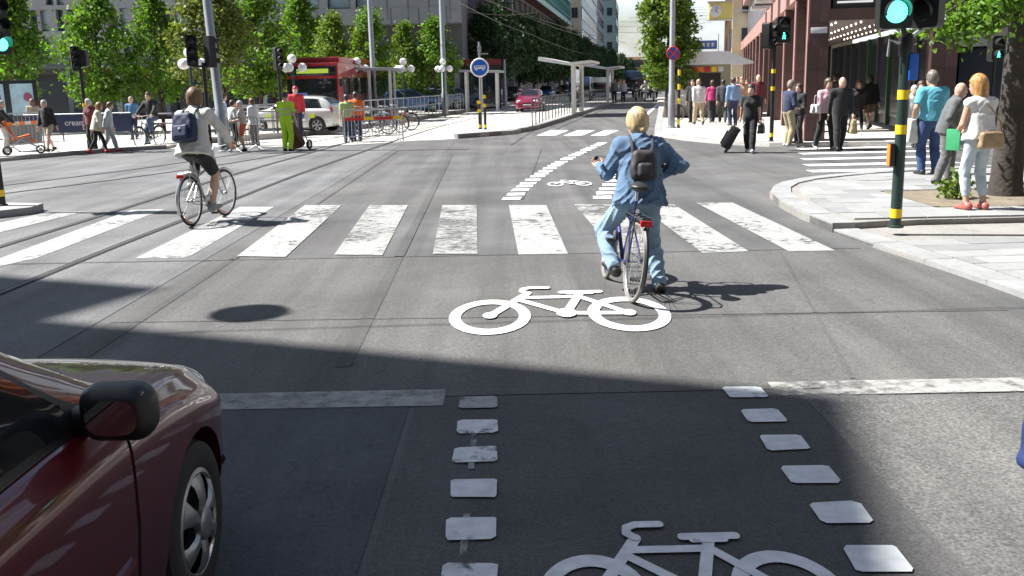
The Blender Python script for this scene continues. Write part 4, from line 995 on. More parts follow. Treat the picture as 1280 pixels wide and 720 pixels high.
# local frame: y runs along the street, the street face is at x=0 looking +x
bl(gbk, 'wall', LOUV, (-8, 28, 5), (15.6, 56, 10))
for k in range(40): bl(gbk, 'louvre', FRM if k % 3 == 0 else LOUV, (-.12, .8+k*1.4, 7.2), (.18, .10, 4.6))
bl(gbk, 'gallery_floor', REDB, (-6.6, 28, 10.0), (15.2, 57, .5)); bl(gbk, 'gallery_edge', TEAL, (1.06, 28, 10.0), (.1, 57.2, .55))
bl(gbk, 'gallery', GLB, (-6.6, 28, 11.6), (15.0, 56.4, 2.6))
for k in range(29): bl(gbk, 'mullion', TEAL, (.95, .3+k*2, 11.6), (.12, .12, 2.6))
for zz in (10.9, 12.1): bl(gbk, 'rail', TEAL, (.94, 28, zz), (.1, 56.4, .07))
bl(gbk, 'roof', TEAL, (-6.6, 28, 13.05), (15.4, 57, .3))
def banded(label, x, y, w, dpt, h, mw, mg, fl=3.3, ang=SD, end_bays=3, band=WHT, nm='office_building'):
    t = along(nm, label, (x, y, 0), ang); bl(t, 'wall', mw, (-w/2, dpt/2, h/2), (w, dpt, h))
    n = int(h/fl)
    for i in range(n):
        z = 1.8+i*fl; s_ = bl(t, 'window_band', mg, (.06, dpt/2, z+.2), (.14, dpt-.6, fl*.52))
        for k in range(max(2, int(dpt/3.0))): bl(t, 'mullion', FRM, (.14, .6+k*3.0, z+.2), (.06, .12, fl*.52), s_)
        bl(t, 'spandrel', band, (.10, dpt/2, z+.2+fl*.5-.1), (.26, dpt-.1, fl*.40))
        for k in range(end_bays):
            xx = -w+w*(k+.5)/end_bays; v = MB().box((xx, -.04, z+.2), (w/end_bays*.5, .12, fl*.45)).build('window', PANE, t, smooth=False); bl(t, 'frame', FRM, (xx, -.1, z+.2), (.08, .08, fl*.45), v)
    bl(t, 'parapet', mw, (-w/2, dpt/2, h+.3), (w+.3, dpt+.3, .6)); return t
banded('beige end walled office block with pale glass bands', 11.3, 150, 5.5, 48, 26, BEIGE, GLB, end_bays=3)
banded('tall grey gridded office slab further down the street', 18.5, 205, 9, 40, 42, LOUV, PANE, fl=3.2, end_bays=4, band=LOUV)
banded('pale teal glass tower with stacked balconies at the end', 27.6, 252, 5.2, 30, 21.5, M('pale teal cladding', (.35, .45, .45), .5, var=.15), PANEL, fl=4.2, end_bays=2, band=TEAL)
# bridge across the far end
br = thing('road_bridge', 'dark steel road bridge crossing the street far away', 'bridge', (42, 300, 0)); DKS = M('bridge steel', (.07, .06, .06), .7)
bl(br, 'deck', DKS, (0, 0, 6.2), (70, 8, 1.4)); bl(br, 'parapet', M('bridge rail', (.12, .10, .09), .6), (0, -4.2, 7.3), (70, .2, .8))
for x in (-30, -12, 6, 24): bl(br, 'pier', CON1, (x, 0, 2.75), (1.2, 5, 5.5))
banded('terracotta building seen below the bridge', 60, 330, 34, 20, 5.6, M('terracotta', (.5, .26, .15), .8), PANE, end_bays=8, ang=0, nm='town_house')
banded('pale house on the skyline above the bridge', 47, 345, 8, 12, 9, BEIGE, PANE, end_bays=3, ang=0, nm='town_house')

# ------------------------------------------------------------------ department store on the right
GRAN = [M('red granite %d' % i, (.10+d, .054+d*.6, .050+d*.55), .45, var=.22, scale=5, bump=.05) for i, d in enumerate((-.012, 0, .012, .02))]
GRANB = M('pink granite lit', (.42, .24, .21), .5, var=.15, scale=4); STL = M('brushed trim', (.6, .6, .58), .35, .6, var=.08); ORG = M('orange panel', (.55, .14, .04), .5)  # GRANB repeats the granite with sunlight put into its colour
ds = thing('department_store', 'red granite department store with arcade and projecting upper bays', 'department store', (8.05, 26.35, .11), -math.atan(.208))
PW, PD = .52, .95; PIT = 4.6
def granite_pillar(x, y, h, w=PW, d=PD):
    """a pillar clad in granite blocks with open joints; the core stands just behind the joints"""
    c = bl(ds, 'pillar', GRAN[0], (x, y, h/2), (w-.03, d-.03, h)); z = .01
    while z < h-.1:
        hh = min(.62, h-z-.005)
        for k in range(2):
            MB().box((x-w/4+k*w/2, y, z+hh/2), (w/2-.006, d, hh-.012)).build('granite_block', random.choice(GRAN), c, smooth=False)
        z += .62
    MB().box((x-w/2-.012, y-d*.25, h/2), (.024, .3, h)).build('sunlit_edge', GRANB, c, smooth=False); return c  # pale strip paints sunlight on the pillar's street side
granite_pillar(.26, .475, 8.5)
for i in range(1, 13): granite_pillar(.26, i*PIT, 4.0)
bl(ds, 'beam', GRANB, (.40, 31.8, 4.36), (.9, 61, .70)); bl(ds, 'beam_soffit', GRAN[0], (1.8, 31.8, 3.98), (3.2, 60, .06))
# upper storeys on the street: glazed wall with white mullions and boxed bays
bl(ds, 'upper_wall', GRAN[1], (5, 32.2, 8.2), (8.6, 60, 6.9))
for i in range(24):
    y = 3.4+i*2.5; s_ = bl(ds, 'window', PANEL, (.62, y+1.1, 6.3), (.12, 2.0, 2.6)); bl(ds, 'frame', WHT, (.52, y, 6.3), (.22, .16, 2.9), s_); bl(ds, 'transom', WHT, (.54, y+1.1, 5.8), (.10, 2.0, .08), s_)
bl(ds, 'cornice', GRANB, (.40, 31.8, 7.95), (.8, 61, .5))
for i in range(5):
    y = 2.6+i*4.6; s_ = bl(ds, 'bay', ORG if i < 2 else GRAN[2], (-.15, y, 6.1), (.9, 1.1, 2.3)); bl(ds, 'bay_floor', STL, (-.2, y, 4.90), (1.1, 1.5, .12), s_)
# arcade running back from the side street: inner wall of shop windows, ceiling with bulbs
bl(ds, 'arcade_ceiling', M('arcade ceiling', (.10, .055, .045), .5, var=.2), (1.85, 12, 3.30), (2.7, 24, .3))
BULB = M('lit bulb', (1, .95, .85), .4, var=0, emit=(1, .93, .8), es=2.2)
bme = MB().sphere((0, 0, 0), .026, 6).mesh('bulb')
for xr in (.75, 1.4, 2.05, 2.65):
    for k in range(15): put('bulb', bme, BULB, ds, (xr, .7+k*.95, 3.12))
for i in range(10):
    y = 1.2+i*2.2; s_ = bl(ds, 'shop_window', SHOPD, (3.3, y, 1.55), (.1, 2.0, 2.9)); bl(ds, 'pane', PANE, (3.22, y, 1.6), (.03, 1.8, 2.4), s_); bl(ds, 'frame', M('green enamel', (.03, .10, .03), .4) if i in (2, 4) else FRM, (3.2, y+1.1, 1.55), (.12, .2, 2.9), s_)
bl(ds, 'arcade_end', SHOPD, (1.8, 24.1, 1.6), (3, .1, 3.2))
bl(ds, 'front_wall', M('front wall dark', (.05, .045, .045), .5, var=.2), (1.9, .45, 6.0), (2.6, .5, 5.1))
for k in range(7): bl(ds, 'wall_fin', FRM, (.8+k*.4, .18, 6.2), (.06, .05, 4.6))
bl(ds, 'sign_strip', M('lit sign strip', (.9, .9, .85), .4, emit=(1, 1, .95), es=.25), (1.15, .16, 3.62), (.9, .05, .05))
granite_pillar(3.45, .475, 3.0, .62, .8)
# shop windows under a pale fascia on the side street
SHELLF = M('pale fascia', (.36, .35, .33), .6, var=.1)
bl(ds, 'shop_wall', SHOPD, (9.8, .75, 4.5), (12.0, .3, 8.8))
for i in range(6):
    x = 4.75+i*1.95; s_ = bl(ds, 'shop_window', PANE, (x, .40, 1.28), (1.75, .05, 2.1)); bl(ds, 'frame', FRM, (x+.97, .34, 1.28), (.14, .16, 2.2), s_); bl(ds, 'mullion', FRM, (x, .35, 1.28), (.05, .08, 2.1), s_); bl(ds, 'stall_riser', GRAN[1], (x, .36, .12), (1.9, .2, .2), s_)
bl(ds, 'fascia', SHELLF, (9.8, .25, 2.64), (12.1, .35, .50)); bl(ds, 'fascia_lip', FRM, (9.8, .2, 2.93), (12.1, .5, .07))
bl(ds, 'lettering', FRM, (5.6, .06, 2.72), (.95, .03, .07))
bl(ds, 'projecting_sign', SHELLF, (6.05, -.35, 2.35), (.10, .8, .75)); bl(ds, 'upper_canopy', CON2, (9.8, -.1, 3.6), (12, 1.2, .25))
bl(ds, 'panel', SHELLF, (7.6, .5, 3.35), (.9, .2, .3)); bl(ds, 'panel', SHELLF, (7.6, .5, 2.98), (.9, .2, .3))
for k in range(6): bl(ds, 'upper_window', PANE, (4.8+k*1.9, .57, 5.0), (1.5, .06, 1.8))
# street name plate and lamp on the corner pillar
npl = tag(MB().box((0, 0, 0), (.42, .03, .15), bev=.01).build('street_name_plate', M('enamel plate', (.62, .62, .64), .4, var=.08), None, (8.30, 26.30, 3.02), rz=-.205), 'small pale street name plate on the red granite corner pillar', 'sign')
# ------------------------------------------------------------------ further right side of the street
yb = thing('shop_building', 'cream building carrying the yellow clock sign', 'building', (19.6, 86, 0), -math.atan(.205))
YEL = M('cream render', (.55, .47, .33), .8, var=.12); bl(yb, 'wall', YEL, (5, 16, 11), (10, 32, 22))
for fl in range(6):
    for k in range(10): w = bl(yb, 'window', PANE, (-.03, 1.6+k*3.1, 5.2+fl*2.9), (.14, 1.2, 1.6)); bl(yb, 'frame', WHT, (-.09, 1.6+k*3.1, 5.2+fl*2.9), (.08, .08, 1.6), w)
    for k in range(3): w = bl(yb, 'window', PANE, (1.4+k*3, -.03, 5.2+fl*2.9), (1.2, .14, 1.6)); bl(yb, 'frame', WHT, (1.4+k*3, -.09, 5.2+fl*2.9), (.08, .08, 1.6), w)
for k in range(4): bl(yb, 'pilaster', BROWN, (-.12, 2.2+k*9, 9), (.22, .5, 18))
bl(yb, 'shop_awning', M('dark awning', (.06, .06, .07), .7), (-1.0, 10, 3.4), (2.0, 14, .2)); bl(yb, 'shopfront', SHOPD, (-.05, 16, 1.6), (.2, 30, 3.0))
bl(yb, 'banner', WHT, (-1.1, 6, 4.9), (.1, .9, 1.8))
ck = thing('clock_sign', 'yellow projecting sign with a round white clock', 'sign', (17.1, 81, 7.15)); YS = M('yellow sign', (.62, .55, .16), .5)
bl(ck, 'sign_box', YS, (.35, 0, 0), (1.9, .5, 1.35), bev=.03); bl(ck, 'frame', STL, (.35, 0, .72), (2.1, .6, .08)); bl(ck, 'frame', STL, (.35, 0, -.72), (2.1, .6, .08)); bl(ck, 'bracket', STL, (2.35, 0, 0), (2.2, .12, .12))
cf = MB().lathe([(.48, 0), (.48, .05), (.44, .07), (.001, .07)], 24, Matrix.Translation((-.1, -.26, 0)) @ Matrix.Rotation(PI/2, 4, 'X')).build('clock_face', WHT, ck)
for a, l in ((.6, .34), (2.2, .24)): MB().tube([(-.1, -.345, 0), (-.1+l*math.sin(a), -.345, l*math.cos(a))], .025, 5).build('clock_hand', FRM, cf)
gs = thing('shop_building', 'grey stone shopfront between the clock sign and the arcade', 'building', (20.9, 88.5, 0)); bl(gs, 'wall', LOUV, (4, -.8, 6), (8, 1.6, 12))
for k in range(3): bl(gs, 'window', PANE, (1.0+k*2.4, -1.63, 6), (1.2, .1, 2.2))
fb = along('tower', 'dark slim tower far behind the clipped tree', (38.6, 215, 0), 0); bl(fb, 'shaft', LOUV, (0, 0, 12), (2.2, 2.2, 24)); bl(fb, 'cap', CON2, (0, 0, 24.4), (2.6, 2.6, .8))
for k in range(6): bl(fb, 'window', PANE, (0, -1.13, 4+k*3.4), (.8, .1, 1.6))
banded('white house at the street end beyond the kiosk', 52, 190, 9, 10, 12, WHT, PANE, end_bays=3, ang=.2, nm='town_house')
# ------------------------------------------------------------------ trees
BARK = M('bark', (.10, .075, .055), .9, var=.35, scale=9, bump=.7, bscale=25)
def leafmat(name, col, tr=.35):
    m = bpy.data.materials.new(name); m.use_nodes = True; t = m.node_tree; b = t.nodes['Principled BSDF']; N = t.nodes.new; K = t.links.new
    b.inputs['Roughness'].default_value = .55
    g = N('ShaderNodeNewGeometry'); hs = N('ShaderNodeHueSaturation'); hs.inputs['Color'].default_value = (*col, 1)
    mr = N('ShaderNodeMapRange'); mr.inputs['To Min'].default_value = .55; mr.inputs['To Max'].default_value = 1.5; K(g.outputs['Random Per Island'], mr.inputs['Value']); K(mr.outputs[0], hs.inputs['Value'])
    mr2 = N('ShaderNodeMapRange'); mr2.inputs['To Min'].default_value = .475; mr2.inputs['To Max'].default_value = .515
    wn = N('ShaderNodeTexWhiteNoise'); wn.noise_dimensions = '1D'; K(g.outputs['Random Per Island'], wn.inputs['W']); K(wn.outputs['Value'], mr2.inputs['Value']); K(mr2.outputs[0], hs.inputs['Hue'])
    K(hs.outputs[0], b.inputs['Base Color']); tl = N('ShaderNodeBsdfTranslucent'); sc = N('ShaderNodeVectorMath'); sc.operation = 'MULTIPLY'; sc.inputs[1].default_value = (1.25, 1.3, .6); K(hs.outputs[0], sc.inputs[0]); K(sc.outputs[0], tl.inputs['Color'])
    mx_ = N('ShaderNodeMixShader'); mx_.inputs[0].default_value = tr; K(b.outputs[0], mx_.inputs[1]); K(tl.outputs[0], mx_.inputs[2]); K(mx_.outputs[0], t.nodes['Material Output'].inputs[0]); return m
LEAF = leafmat('leaves linden', (.115, .225, .026), .45); LEAFD = leafmat('leaves shaded', (.035, .075, .025), .25); LEAFY = leafmat('leaves yellow green', (.13, .21, .03), .42); LEAFB = leafmat('leaves olive', (.14, .18, .04), .4)  # LEAFD has the shade on the street trees put into its colour
def leaves(centres, size, per, spread, up=.3, seed=0, fold=True):
    """folded leaf shapes scattered round clump centres"""
    r = np.random.default_rng(seed); n = len(centres)*per
    c = np.repeat(np.asarray(centres), per, 0)+r.normal(0, 1, (n, 3))*np.asarray(spread)
    d = r.normal(0, 1, (n, 3)); d[:, 2] -= .25; d /= np.linalg.norm(d, axis=1)[:, None]; w = np.cross(d, r.normal(0, 1, (n, 3))+np.array((0, 0, up))); w /= np.linalg.norm(w, axis=1)[:, None]+1e-6
    nz = np.cross(d, w); sz = size*r.uniform(.6, 1.35, (n, 1))
    a = c; b = c+d*sz*.5+w*sz*.38+nz*sz*.10; e = c+d*sz; f = c+d*sz*.5-w*sz*.38+nz*sz*.10
    V = np.stack([a, b, e, f], 1).reshape(-1, 3); i = np.arange(n)*4
    F = np.stack([i, i+1, i+2, i+3], 1); return V, F
def np_mesh(name, V, F):
    me = bpy.data.meshes.new(name); me.vertices.add(len(V)); me.vertices.foreach_set('co', V.astype(np.float32).ravel()); k = F.shape[1]
    me.loops.add(F.size); me.loops.foreach_set('vertex_index', F.astype(np.int32).ravel()); me.polygons.add(len(F)); me.polygons.foreach_set('loop_start', (np.arange(len(F))*k).astype(np.int32)); me.update(calc_edges=True); me.validate(); return me
def tree_meshes(seed, h, cw, trunk_h, n_cl, per, leaf, prof, lean=.0, tr=.10, clump=.22):
    """trunk with limbs and a crown whose outline follows prof (radius share over crown height)"""
    r = np.random.default_rng(seed); o = MB(); top = h*.9
    pts = [Vector((math.sin(k*1.3+seed)*.05, math.cos(k*1.7+seed)*.05, top*k/7)) for k in range(8)]
    o.tube(pts, [tr*(1.25 if k == 0 else 1-.12*k) for k in range(8)], 9); cen = []
    ch = h-trunk_h; k = 0
    while len(cen) < n_cl and k < n_cl*20:
        k += 1; t = r.uniform(0, 1); R = np.interp(t, *zip(*prof))*cw/2
        a = r.uniform(0, 2*PI); lob = 1+.22*math.sin(3*a+seed*1.7+t*5)+.14*math.sin(5*a+t*11+seed); q = math.sqrt(r.uniform(.12, 1))*R*lob
        cen.append((q*math.cos(a), q*math.sin(a), trunk_h+t*ch))
    for c in cen[::max(1, len(cen)//26)]:
        z0 = max(trunk_h*.75, c[2]-.5*math.hypot(c[0], c[1])-.4); b = Vector((0, 0, min(z0, top*.95))); e = Vector(c); m = b.lerp(e, .5)+Vector((0, 0, .15))
        o.tube([b, m, e], [tr*.38, tr*.24, .012], 5)
    V, F = leaves(cen, leaf, per, (clump, clump, clump*.8), seed=seed); return o.mesh('trunk'), np_mesh('crown', V, F)
def tree(name, label, loc, meshes, leafm, rz=0, scale=1.0, group=None, sz=None):
    t = thing(name, label, 'tree', loc, rz, group); t.scale = sz or (scale,)*3
    put('trunk', meshes[0], BARK, t); put('crown', meshes[1], leafm, t); return t
LIND = [(0, .5), (.12, .95), (.3, 1.0), (.5, .78), (.75, .45), (1, .06)]
lm = [tree_meshes(s_, 6.1, 3.25, 1.5, 125, 62, .165, LIND, clump=.23) for s_ in (3, 11, 23)]
lin = [(44, 43, 1.0, LEAF, 1, 'linden tree before the poster board'), (146, 41.5, 1.0, LEAF, 1.0, 'linden tree above the dark blue bar banner'), (217, 42.5, .97, LEAF, .82, 'narrow linden tree beside the globe lamps'), (291, 41, 1.12, LEAFB, 1.0, 'olive green linden tree behind the tall grey mast'),
       (342, 47, 1.12, LEAF, 1, 'linden tree behind the worker in yellow'), (393, 58, 1.16, LEAF, .95, 'linden tree behind the red bus'), (432, 56, .92, LEAFY, .95, 'pale linden tree above the bus shelter roof'), (478, 55, .95, LEAF, 1.0, 'linden tree behind the grey bus shelter'), (520, 60, .86, LEAFY, .9, 'pale linden tree beside the grey catenary mast'), (556, 60, .90, LEAF, 1.1, 'last linden tree before the dark shop building')]
for i, (px, Y, s_, lmat, wf, lab) in enumerate(lin):
    x = (px-640)/1200*Y*.985-.3; tree('linden_tree', lab, (x, Y, .1), lm[i % 3], lmat, i*1.9, group='linden trees along the tram street', sz=(s_*wf, s_*wf, s_))
# clipped conical tree
CON = [(0, .75), (.08, 1), (.3, 1.0), (.6, .92), (.85, .6), (1, .12)]
cm = tree_meshes(5, 8.6, 2.1, 1.5, 300, 85, .15, CON, clump=.16, tr=.17)
pt = G(834, 147, .11); tree('clipped_tree', 'tall clipped conical tree beside the grey mast with the round sign', (pt.x+.05, pt.y, .11), cm, LEAFY)
# shaded trees down the street
dm = [tree_meshes(s_, 8.5, 5.2, 2.3, 130, 55, .26, LIND, clump=.36, tr=.14) for s_ in (31, 37)]
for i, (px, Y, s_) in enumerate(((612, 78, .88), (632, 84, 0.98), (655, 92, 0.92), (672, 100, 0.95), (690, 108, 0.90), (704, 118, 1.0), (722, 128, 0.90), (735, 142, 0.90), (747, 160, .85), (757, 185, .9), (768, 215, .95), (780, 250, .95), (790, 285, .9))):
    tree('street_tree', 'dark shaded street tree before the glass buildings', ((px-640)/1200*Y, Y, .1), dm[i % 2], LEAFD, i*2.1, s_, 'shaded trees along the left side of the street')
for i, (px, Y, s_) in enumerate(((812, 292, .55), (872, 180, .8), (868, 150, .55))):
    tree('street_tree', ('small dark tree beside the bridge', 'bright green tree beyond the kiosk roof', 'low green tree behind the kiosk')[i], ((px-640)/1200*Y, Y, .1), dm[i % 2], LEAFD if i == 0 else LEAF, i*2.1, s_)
# near tree on the right: stout trunk, leaves hanging into view
nt_ = thing('street_tree', 'stout dark street tree in the pavement pit behind the blonde woman', 'tree', (7.12, 13.75, .10))
o = MB(); pts = [Vector((0, 0, 0)), Vector((.0, 0, .25)), Vector((.02, 0, 1.0)), Vector((.06, .02, 2.0)), Vector((.12, .05, 3.2)), Vector((.2, .1, 4.6))]
o.tube(pts, [.25, .215, .20, .195, .19, .17], 16)
cl = []; rr = np.random.default_rng(4)
for k in range(16):
    a = rr.uniform(0, 2*PI); l = rr.uniform(1.2, 2.8); e = Vector((.15+l*math.cos(a), .1+l*math.sin(a), rr.uniform(3.4, 6.0))); b = Vector((.13, .06, rr.uniform(2.8, 4.2))); o.tube([b, b.lerp(e, .5)+Vector((0, 0, .3)), e], [.07, .045, .015], 6)
    for q in range(6): cl.append(tuple(b.lerp(e, .45+.11*q)+Vector(rr.normal(0, .25, 3))))
for e in ((-.62, -.3, 2.62), (-.85, -.2, 2.45), (-.45, -.1, 2.75), (-.30, -.2, 2.60), (-1.02, -.3, 2.30), (-.75, -.4, 2.34), (-.2, -.1, 2.9), (-1.45, -.3, 2.36)):
    b = Vector((.08, .03, 2.75)); o.tube([b, b.lerp(Vector(e), .5)+Vector((0, 0, .25)), Vector(e)], [.04, .02, .008], 5); cl += [e, tuple(Vector(e)+Vector((.1, .05, .12)))]
put('trunk', o.mesh('trunk'), M('bark dark', (.055, .045, .038), .95, var=.45, scale=7, bump=1.0, bscale=18), nt_)
V, F = leaves(cl, .085, 130, (.18, .18, .12), seed=9); put('crown', np_mesh('crown', V, F), LEAF, nt_)
sh = thing('shrub', 'small leafy green sucker shrub at the foot of the stout tree', 'shrub', (6.28, 13.45, .11))
V, F = leaves([(0, 0, .12), (.1, 0, .2), (-.1, .05, .17), (.05, -.08, .1), (-.02, 0, .3), (-.16, -.02, .1), (.15, .05, .28)], .085, 26, (.06, .06, .06), seed=2); put('foliage', np_mesh('foliage', V, F), LEAFY, sh)
o = MB(); 
for k in range(7): o.tube([(0, 0, 0), (math.cos(k)*.1, math.sin(k)*.08, .25)], .006, 4)
o.build('stem', BARK, sh)
# ------------------------------------------------------------------ street furniture
GALV = M('galvanised steel', (.34, .36, .38), .45, .6, var=.15, scale=4); DGRN = M('dark green paint', (.018, .04, .034), .45, var=.15); BLKP = M('black paint', (.012, .012, .013), .5, var=.15); YELP = M('yellow reflective band', (.85, .60, .02), .5, var=.05)
BLU = M('blue sign face', (.015, .12, .52), .45, var=.04); WSIGN = M('white sign face', (.78, .78, .78), .5, var=.04); REDS = M('red sign face', (.55, .02, .03), .5, var=.04); ORGP = M('orange reflective', (.9, .22, .03), .5, var=.05); REDT = M('red tape', (.6, .03, .03), .5)
GREENL = M('lit green lens', (.1, .8, .6), .3, var=0, emit=(.08, .85, .62), es=2.0); LENSD = M('unlit lens', (.02, .025, .025), .15, var=0)
def pole(root, h, r, mat, bands=(), z0=0.0, bm=YELP, bh=.105):
    p = MB().lathe([(r*1.5, 0), (r*1.5, .02), (r, .03), (r, h)], 18, Matrix.Translation((0, 0, z0))).build('post', mat, root)
    for z in bands: MB().lathe([(r+.003, z-bh/2), (r+.003, z+bh/2)], 18, caps=False).build('reflective_band', bm, root)
    return p
def rounded_rect(w, h, r, n=5):
    out = []
    for cx, cy, a0 in ((w/2-r, h/2-r, 0), (-w/2+r, h/2-r, PI/2), (-w/2+r, -h/2+r, PI), (w/2-r, -h/2+r, 1.5*PI)):
        for k in range(n): a = a0+PI/2*k/(n-1); out.append((cx+r*math.cos(a), cy+r*math.sin(a)))
    return out
def signal_head(root, x, z, n=3, lit=None, d=.21, yaw=0, y=0, walk=False, board=True):
    """housing with n lenses under hoods, looking along -y turned by yaw; a part of its post"""
    T = Matrix.Translation((x, y, z)) @ Matrix.Rotation(yaw, 4, 'Z'); pit = d*1.28; H = pit*n
    RX = T @ Matrix.Rotation(PI/2, 4, 'X')
    o = MB(); o.prism(rounded_rect(d*1.42, H+.04, .05), -.10, .10, RX); hd_ = o.build('signal_head', BLKP, root)
    for i in range(n):
        zz = (n-1)/2*pit-i*pit; c = RX @ Matrix.Translation((0, zz, .10))
        MB().lathe([(d*.48, 0), (d*.46, .012), (d*.3, .022), (.001, .026)], 22, c).build('lens', GREENL if lit == i and not walk else LENSD, hd_)
        hood = MB(); k = 16; vs = []; fs = []
        for j in range(k+1):
            a = -.35+(PI+.7)*j/k; ca, sa = math.cos(a), math.sin(a)
            for rr, zz2 in ((d*.53, 0), (d*.53, .19-.07*(1-sa)), (d*.515, .19-.07*(1-sa)), (d*.515, 0)): vs.append(c @ Vector((rr*ca, rr*sa, zz2)))
        for j in range(k):
            for q in range(3): fs.append((j*4+q, (j+1)*4+q, (j+1)*4+q+1, j*4+q+1))
        hood.add(vs, fs).build('hood', BLKP, hd_)
        if walk and lit == i:
            f = MB(); W_ = lambda a, b: c @ Vector((a*d, b*d, .03))
            f.lathe([(.085*d, .026), (.085*d, .032)], 10, c @ Matrix.Translation((0, .27*d, 0))); f.tube([W_(0, .18), W_(0, -.05)], .075*d, 6); f.tube([W_(0, -.03), W_(.13, -.34)], .045*d, 5); f.tube([W_(0, -.03), W_(-.15, -.34)], .045*d, 5); f.tube([W_(0, .14), W_(.17, -.04)], .035*d, 5); f.tube([W_(0, .14), W_(-.16, -.04)], .035*d, 5)
            f.build('walking_figure', GREENL, hd_)
    return hd_
# near signal post on the corner
sp = thing('traffic_signal', 'dark green signal post with blue plate and lit round green light', 'traffic signal', G(1119, 284, .118))
pole(sp, 2.05, .062, DGRN, (1.50, 1.115, .165))
signal_head(sp, -.20, 2.70, 3, 2, .245, -.1, -.1); signal_head(sp, .21, 2.71, 3, None, .245, -.75, .05)
MB().lathe([(.07, 1.92), (.08, 1.96), (.08, 2.10), (.05, 2.17)], 16).build('post_cap', BLKP, sp)
MB().tube([(-.03, -.03, 2.14), (-.10, -.06, 2.28)], .03, 8).build('bracket', BLKP, sp); MB().tube([(.05, 0, 2.13), (.30, .05, 2.30)], .022, 8).build('bracket', GALV, sp); MB().tube([(-.06, 0, 2.05), (-.19, 0, 2.10), (-.20, 0, 1.92)], .016, 6).build('bracket', GALV, sp)
MB().box((.065, -.02, 1.80), (.10, .14, .29), bev=.01).build('plate', BLU, sp)
MB().box((-.095, 0, .83), (.055, .09, .26), bev=.01).build('push_button', BLKP, sp); MB().box((-.125, 0, .83), (.012, .085, .24)).build('button_face', ORGP, sp)
# pedestrian signal by the arcade
s2 = thing('traffic_signal', 'black pedestrian signal with green walking figure before the granite pillars', 'traffic signal', G(964, 177, .11)); pole(s2, 2.55, .055, BLKP, (.18, 1.42, 1.88)); signal_head(s2, .22, 2.95, 2, 1, .25, -.05, 0, True); signal_head(s2, -.20, 2.80, 2, None, .25, 1.0, 0)
MB().tube([(-.2, 0, 2.55), (.2, 0, 2.55)], .03, 8).build('bracket', BLKP, s2)
# pedestrian signals behind the waiting people
b3 = Vector((9.15, 18.05, .115)); s3 = thing('traffic_signal', 'pedestrian signal with green walking figure before the shop windows', 'traffic signal', b3); pole(s3, 2.15, .035, GALV, (1.33,), bm=YELP); signal_head(s3, -.20, 2.14, 2, 1, .16, 0, 0, True); signal_head(s3, .14, 2.18, 2, None, .17, 1.4, 0)
# left signals
s4 = thing('traffic_signal', 'black signal post with yellow bands on the kerbed refuge', 'traffic signal', G(3, 257, .12)); pole(s4, 2.3, .055, BLKP, (.20, 1.5)); signal_head(s4, .26, 2.74, 3, 2, .21, 1.0, 0); signal_head(s4, -.25, 2.74, 3, None, .21, -.6, 0); MB().tube([(-.25, 0, 2.28), (.26, 0, 2.28)], .03, 8).build('bracket', BLKP, s4)
p5 = G(112, 187, .1); s5 = thing('traffic_signal', 'black signal post with yellow bands beside the couple', 'traffic signal', p5); pole(s5, 2.45, .055, BLKP, (.35, 1.02, 1.36)); signal_head(s5, -.12, 2.75, 3, None, .18, .5, 0); signal_head(s5, .12, 2.75, 2, None, .18, PI, 0)
p6 = G(264, 192); s6 = thing('traffic_signal', 'pair of black signal heads at the foot of the tall mast', 'traffic signal', p6); pole(s6, 2.6, .055, BLKP); signal_head(s6, -.30, 2.95, 3, None, .22, .3, 0); signal_head(s6, .22, 2.90, 3, None, .22, 2.4, 0); MB().tube([(-.3, 0, 2.5), (.22, 0, 2.5)], .03, 8).build('bracket', BLKP, s6)
p7 = G(354, 172); s7 = thing('traffic_signal', 'black signal with unlit heads before the linden trees', 'traffic signal', p7); pole(s7, 2.5, .055, BLKP, (.3,)); signal_head(s7, 0, 2.9, 3, None, .2, .8, 0)
# tall masts
def mast(label, loc, h, r, cap=None, lean=0):
    t = thing('catenary_mast', label, 'mast', loc); t.rotation_euler = (0, R_(lean), 0); MB().lathe([(r*1.7, 0), (r*1.7, .04), (r*1.25, .06), (r*1.25, 1.2), (r, 1.25), (r*.75, h)], 16).build('pole', GALV, t); return t
m1 = mast('tall pale grey mast beside the cyclist with the blue backpack', G(281, 190, 0), 9.5, .135, lean=-2.0)
p8 = G(839, 160, .11); m2 = mast('tall grey mast with a round no stopping sign', p8, 11, .105)
mk = thing('marker_post', 'slim black post with yellow bands against the tall sign mast', 'bollard', p8+Vector((.24, -.12, 0))); pole(mk, 2.2, .05, BLKP, (.22, .95, 1.45, 1.95), bh=.2)
def round_sign(root, z, d, face, rim, y=-.16, marks=None):
    T = Matrix.Translation((0, y, z)) @ Matrix.Rotation(PI/2, 4, 'X'); f = MB().lathe([(d/2, 0), (d/2, .02), (.001, .02)], 32, T).build('sign_face', face, root)
    MB().tube([T @ Vector((d*.47*math.cos(2*PI*i/32), d*.47*math.sin(2*PI*i/32), .022)) for i in range(32)], d*.045, 6, closed=True).build('rim', rim, f); return f, T
f_, T_ = round_sign(m2, 2.62, .47, BLU, REDS, -.2)
for a in (PI/4, -PI/4): MB().tube([T_ @ Vector((.20*math.cos(a), .20*math.sin(a), .026)), T_ @ Vector((-.20*math.cos(a), -.20*math.sin(a), .026))], .035, 5).build('cross_bar', REDS, f_)
for (px, Y, hh, lab) in ((567, 55, 13, 'grey catenary mast among the linden trees'), (480, 52, 12, 'slim grey catenary mast behind the bus shelter'), (641, 70, 3.3, 'short pale post before the shaded trees')):
    mast(lab, ((px-640)/1200*Y*.985-.25, Y, .15), hh, .14 if hh > 4 else .12)
